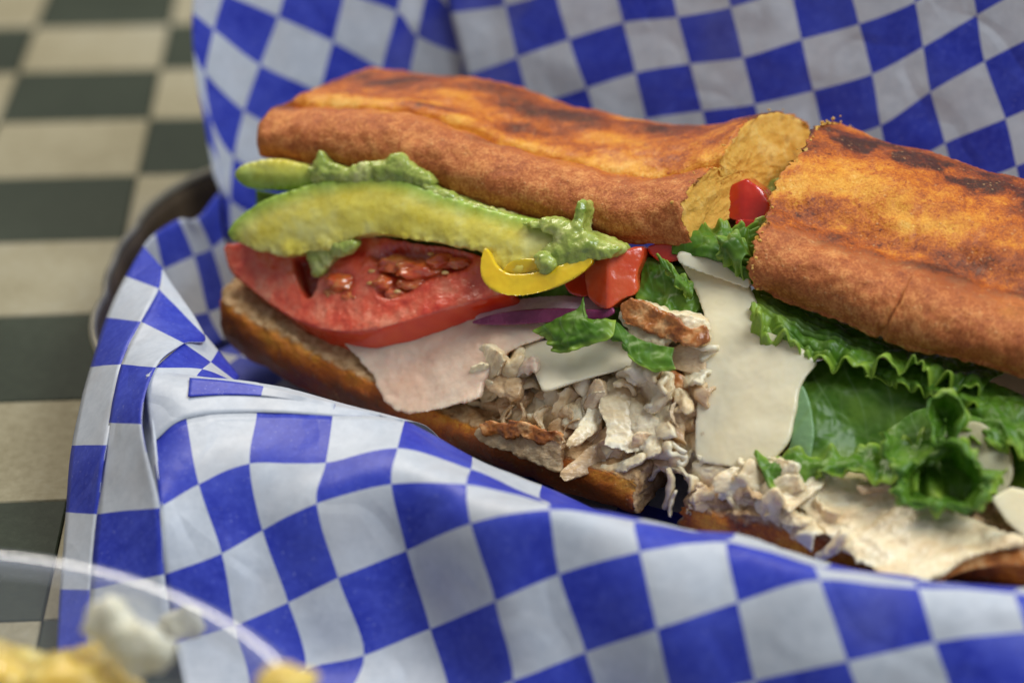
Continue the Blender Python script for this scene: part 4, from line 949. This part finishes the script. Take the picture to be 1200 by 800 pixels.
# lower frill, from the cheese to the big curl
leaf_sheet('lettuce_leaf', right, [[(884, 534, -.55), (930, 532, -.5), (985, 530, -.4), (1040, 520, -.3), (1085, 505, -.2)], [(890, 546, -.75), (932, 546, -.7), (985, 542, -.75), (1036, 540, -.6), (1080, 535, -.5)], [(904, 574, -.6), (940, 568, -.6), (975, 556, -.8), (1030, 560, -.9), (1075, 580, -.9)]],
      160, 60, ('b', 't'), .15, 7, 15., jag=.05, crinkle=.06)
def bowl_leaf(cx, cy, rx, ry, depth, dy, seed, a0=0, a1=360, n=13, ruf=.12, freq=5, inner=.08):
    rows = []
    for q in (inner, .55, .85, 1.0, 1.08):
        row = []
        for k in range(n):
            a = math.radians(a0+(a1-a0)*k/(n-1)); w = 1+.14*math.sin(3*a+seed)+.08*math.sin(5*a+2*seed)
            row.append((cx+rx*q*w*math.cos(a), cy-ry*q*w*math.sin(a), dy-depth*min(q, 1.0)**2+(.12 if q > 1 else 0)))
        rows.append(row)
    leaf_sheet('lettuce_leaf', right, rows, 150, 70, ('b',), ruf, freq, seed, jag=.04, crinkle=.03)
bowl_leaf(1106, 560, 50, 38, 1.5, .15, 16., -215, 100, ruf=.17, freq=8)
bowl_leaf(1108, 492, 20, 34, .7, -.25, 19., -70, 250, ruf=.07, freq=3)
bowl_leaf(1068, 520, 34, 26, .6, -.35, 20., 150, 380, ruf=.10, freq=4)
leaf_sheet('lettuce_leaf', right, [[(1040, 505, -.1), (1080, 480, -.1), (1130, 480, -.1), (1180, 500, .0)], [(1036, 540, -.4), (1085, 530, -.2), (1130, 530, -.2), (1180, 540, -.1)], [(1050, 580, -.5), (1090, 590, -.6), (1140, 595, -.6), (1175, 570, -.4)]], 110, 60, ('b', 'r'), .16, 4, 21., crinkle=.03)
leaf_sheet('lettuce_leaf', right, [[(1110, 470, .2), (1160, 465, .1), (1230, 470, .0)], [(1130, 500, -.1), (1175, 495, -.3), (1240, 505, -.4)], [(1140, 520, -.2), (1190, 530, -.6), (1245, 560, -.7)]], 110, 60, ('b', 'l'), .20, 6, 18.)
part('onion_slice', right, slab([(1112, 505), (1140, 494), (1168, 508), (1184, 535), (1186, 562), (1170, 580), (1142, 560), (1122, 540)], .3, -.35, amp=.03, nsc=1., voxel=.04), 'onion_white', label='pale onion slice')
part('cheese_slice', right, slab([(1160, 584), (1184, 570), (1230, 582), (1250, 640), (1204, 634), (1180, 612)], .25, -.55, amp=.02, voxel=.04, closed_curve=False), 'cheese')
V, F = slab([(922, 572), (945, 558), (975, 555), (1020, 563), (1070, 582), (1120, 602), (1165, 622), (1200, 636), (1170, 645), (1130, 655), (1105, 672), (1080, 684), (1058, 682), (1030, 670), (1000, 655), (975, 632), (948, 606), (930, 590)], .5, lambda x, y: -.75-(y-610)*.010+.10*np.sin(x*.04+y*.03), amp=.06, nsc=.8, voxel=.05, step=4, jag=2)
fa = np.array((.5, 0, -.85)); Q = V-(V@fa)[:, None]*fa*.8
V = V+vnormals(V, F)*(fbm(Q, 2.4, 3, 3.)*.06)[:, None]
part('turkey_slice', right, (V, F), 'turkey_pale', label='large pale turkey slice hanging over the bottom bread')
part('browned_skin', right, slab([(1080, 684), (1096, 670), (1125, 655), (1150, 648), (1185, 646), (1240, 652), (1240, 668), (1180, 662), (1140, 668), (1110, 678), (1092, 688)], .3, -.9, amp=.04, nsc=1.5, voxel=.04, jag=2), 'skin')
big = [(838, 556, 50, 22, -10, -.35, 'turkey_pale'), (868, 562, 56, 26, 15, -.5, 'turkey_pale'), (905, 578, 60, 26, 25, -.62, 'turkey_pale'), (890, 598, 56, 22, 35, -.55, 'turkey_pale'),
 (925, 604, 44, 14, -30, -.9, 'turkey_pale'), (950, 618, 40, 14, 40, -.9, 'turkey_pale'), (975, 640, 40, 16, 45, -.95, 'turkey_pale'), (915, 620, 26, 10, -40, -.9, 'turkey_pale'),
 (845, 578, 60, 24, 20, -.3, 'turkey'), (870, 594, 60, 18, 10, -.35, 'turkey'), (834, 592, 40, 18, 5, -.3, 'turkey'), (856, 545, 50, 16, 5, -.3, 'turkey_pale'),
 (900, 550, 60, 20, 5, -.3, 'turkey_pale'), (940, 575, 50, 22, 40, -.75, 'turkey_pale'), (818, 520, 30, 14, 80, .0, 'turkey'), (1000, 655, 30, 12, 30, -.95, 'turkey_pale'),
 (815, 545, 34, 14, 70, -.1, 'turkey_pale'), (990, 545, 60, 16, 10, -.45, 'turkey'), (1040, 565, 60, 16, 20, -.4, 'turkey')]
for k, (x, y, w, h, a, dy, m) in enumerate([(850, 560, 80, 46, -10, -.15, 'turkey_pale'), (895, 585, 90, 50, -30, -.4, 'turkey_pale'), (850, 590, 80, 34, -5, -.15, 'turkey'), (920, 560, 90, 36, -10, -.3, 'turkey_pale'), (822, 530, 40, 50, 20, .0, 'turkey_pale'), (940, 600, 60, 50, -40, -.6, 'turkey_pale')]):
    folded(right, x, y, w, h, a, dy, 3.9*k+2, m)
for k, (x, y, Lq, w, a, dy, m) in enumerate(big):
    if k % 2 and w < 20: continue
    shred(right, x, y, Lq*1.15, w*1.2, -a, dy, 60+1.9*k, m, bend=rng.uniform(-.6, .6), th=.3)
for k in range(4):
    t = rng.random(); shred(right, 815+150*t+rng.uniform(-8, 8), 560+60*t+rng.uniform(-14, 20), rng.uniform(12, 26), rng.uniform(6, 11), rng.uniform(-80, 80), -.6-.3*t, 300+k, rng.choice(['turkey_pale', 'turkey_pale', 'turkey']), 0, .14, v=.03)
# crumbs along the torn cut edges
def crumbs(name, parent, pts, n, seed, lo=.03, hi=.10):
    r = random.Random(seed); VV, FF, off = [], [], 0
    for k in range(n):
        c = pts[r.randrange(len(pts))]+np.array([r.gauss(0, .07) for _ in range(3)]); rad = lo+(hi-lo)*r.random()**2
        V, F = blob(c, rad, k*1.7, .5, 1, (r.uniform(.8, 1.4), 1, r.uniform(.7, 1.2)), 1.3)
        VV.append(V); FF += [tuple(i+off for i in f) for f in F]; off += len(V)
    V = np.concatenate(VV); o = mesh(name, V, FF, M['bread'], parent, attrs=dict(crumb=np.ones(len(V)), toast=np.full(len(V), .2), side=np.zeros(len(V)), pale=np.full(len(V), .15)))
    o['kind'] = 'stuff'; return o
crumbs('bread_crumbs', right, RIM_B, 90, 3, .012, .055)
crumbs('bread_crumbs', left, RIM_A, 30, 4, .012, .045)

# ------------------------------------------------------------------ cup of potato salad
CXc, CYc = -11.34, -28.7
cup = thing('plastic_bowl', (CXc, CYc, 0), 'clear plastic bowl of potato salad in the bottom left corner', 'bowl')
def revolve(prof, n=96):
    V = []; m = len(prof)
    for r, z in prof:
        for i in range(n):
            a = 2*math.pi*i/n; V.append((CXc+r*math.cos(a), CYc+r*math.sin(a), z))
    F = []
    for k in range(m-1):
        for i in range(n): F.append((k*n+i, k*n+(i+1) % n, (k+1)*n+(i+1) % n, (k+1)*n+i))
    return V, F
V, F = revolve([(0.01, .05), (5.6, .05), (5.9, .12), (6.1, .4), (7.6, 3.2), (8.35, 4.8), (8.48, 5.1)]); mesh('bowl_wall', V, F, M['plastic'], cup)
V, F = revolve([(8.48, 5.1), (8.54, 5.3), (8.62, 5.42), (8.74, 5.46), (8.86, 5.42), (8.90, 5.33), (8.86, 5.24), (8.78, 5.2)]); mesh('rim', V, F, M['plastic_rim'], cup)
def chunk(x, y, z, r, sq, seed, rz):
    bm = bmesh.new(); bmesh.ops.create_cube(bm, size=2.0)
    V = np.array([v.co[:] for v in bm.verts])*np.array(sq)*r; F = [tuple(v.index for v in f.verts) for f in bm.faces]; bm.free()
    rr = np.random.RandomState(seed); V = V*(1+rr.uniform(-.18, .18, V.shape))
    from mathutils import Euler
    Rm = np.array(Euler((rr.uniform(-.4, .4), rr.uniform(-.4, .4), rz)).to_matrix()); V = V@Rm.T
    V, F = remesh(V, F, .08, 14); V = V+vnormals(V, F)*(fbm(V, .8, 3, seed*3.3)*.22+fbm(V, 3., 2, seed)*.04)[:, None]
    return V+W(x, y, z=z), F
cl = [(6, 796, 3.3, .85, (1, .9, .7), 'deep yellow potato chunk at the left edge of the bowl', .3),
      (88, 812, 3.3, 1.0, (1.15, .9, .7), 'large yellow potato chunk with a pale left side in the bowl', .1),
      (335, 802, 5.4, .45, (1, .8, .7), 'small pale potato chunk by the right rim of the bowl', .6),
      (436, 812, 3.6, .5, (1.1, .8, .7), 'pale potato chunk outside the rim at the bottom edge of the photo', .2)]
for k, (x, y, z, r, sq, lab, rz) in enumerate(cl[:3]):
    V, F = blob(W(x, y, z=z), r*1.12, k*5.+2, .30, 5, sq, 1.1); V = V+vnormals(V, F)*(fbm(V, 2.5, 3, k)*.06)[:, None]; o = mesh('potato_chunk', V, F, M['potato'], own_origin=True); o['label'] = lab; o['category'] = 'potato chunk'; o['group'] = 'potato chunks in the bowl'
def on_wall(px_, py_, r):                   # the inner face of the bowl seen at this point of the photograph
    d = ray(px_, py_); best = None
    for t in np.arange(30, 60, .05):
        p = CAMP+t*d
        if .3 < p[2] < 5.0 and math.hypot(p[0]-CXc, p[1]-CYc) < 6.0+.5*p[2]-.1-r*.6: best = p
    return best if best is not None else CAMP+45*d
def dress(pts, label):
    VV, FF, off = [], [], 0
    for k, (x, y, r) in enumerate(pts):
        V, F = blob(on_wall(x, y, r), r, k*2., .45, 3, (1.3, .6, 1.3)); VV.append(V); FF += [tuple(i+off for i in f) for f in F]; off += len(V)
    V, F = remesh(np.concatenate(VV), FF, .06, 3)
    par = list(range(len(V)))
    def find(a):
        while par[a] != a: par[a] = par[par[a]]; a = par[a]
        return a
    for f in F:
        for q in f[1:]: par[find(q)] = find(f[0])
    root = np.array([find(i) for i in range(len(V))]); ids, cnt = np.unique(root, return_counts=True); keep = root == ids[cnt.argmax()]
    idx = np.cumsum(keep)-1; F = [tuple(int(idx[q]) for q in f) for f in F if keep[f[0]]]; V = V[keep]
    o = mesh('dressing', V, F, M['dressing'], own_origin=True); o['label'] = label; o['category'] = 'dressing'
dress([(133, 690, .24), (138, 705, .30), (128, 722, .34), (136, 738, .38), (150, 712, .22), (150, 752, .38), (168, 748, .28), (165, 765, .36), (184, 762, .28)], 'creamy dressing smeared up the inner back wall of the bowl')
dress([(215, 727, .30), (207, 735, .26), (223, 734, .24)], 'small pale lump of dressing on the bowl wall below the rim')
# the salad underneath, one mass
VV, FF, off = [], [], 0
r = random.Random(8)
for k in range(120):
    z = r.uniform(.8, 2.5); a = r.uniform(0, 6.28); q = math.sqrt(r.random())*(4.9+.35*z)
    V, F = blob((CXc+q*math.cos(a), CYc+q*math.sin(a), z), r.uniform(.55, .85), k, .3, 2)
    V[:, 2] = np.maximum(V[:, 2], .12); VV.append(V); FF += [tuple(i+off for i in f) for f in F]; off += len(V)
o = mesh('potato_salad', np.concatenate(VV), FF, M['dressing'], own_origin=True); o['kind'] = 'stuff'; o['label'] = 'creamy potato salad filling the bottom of the clear bowl'; o['category'] = 'potato salad'
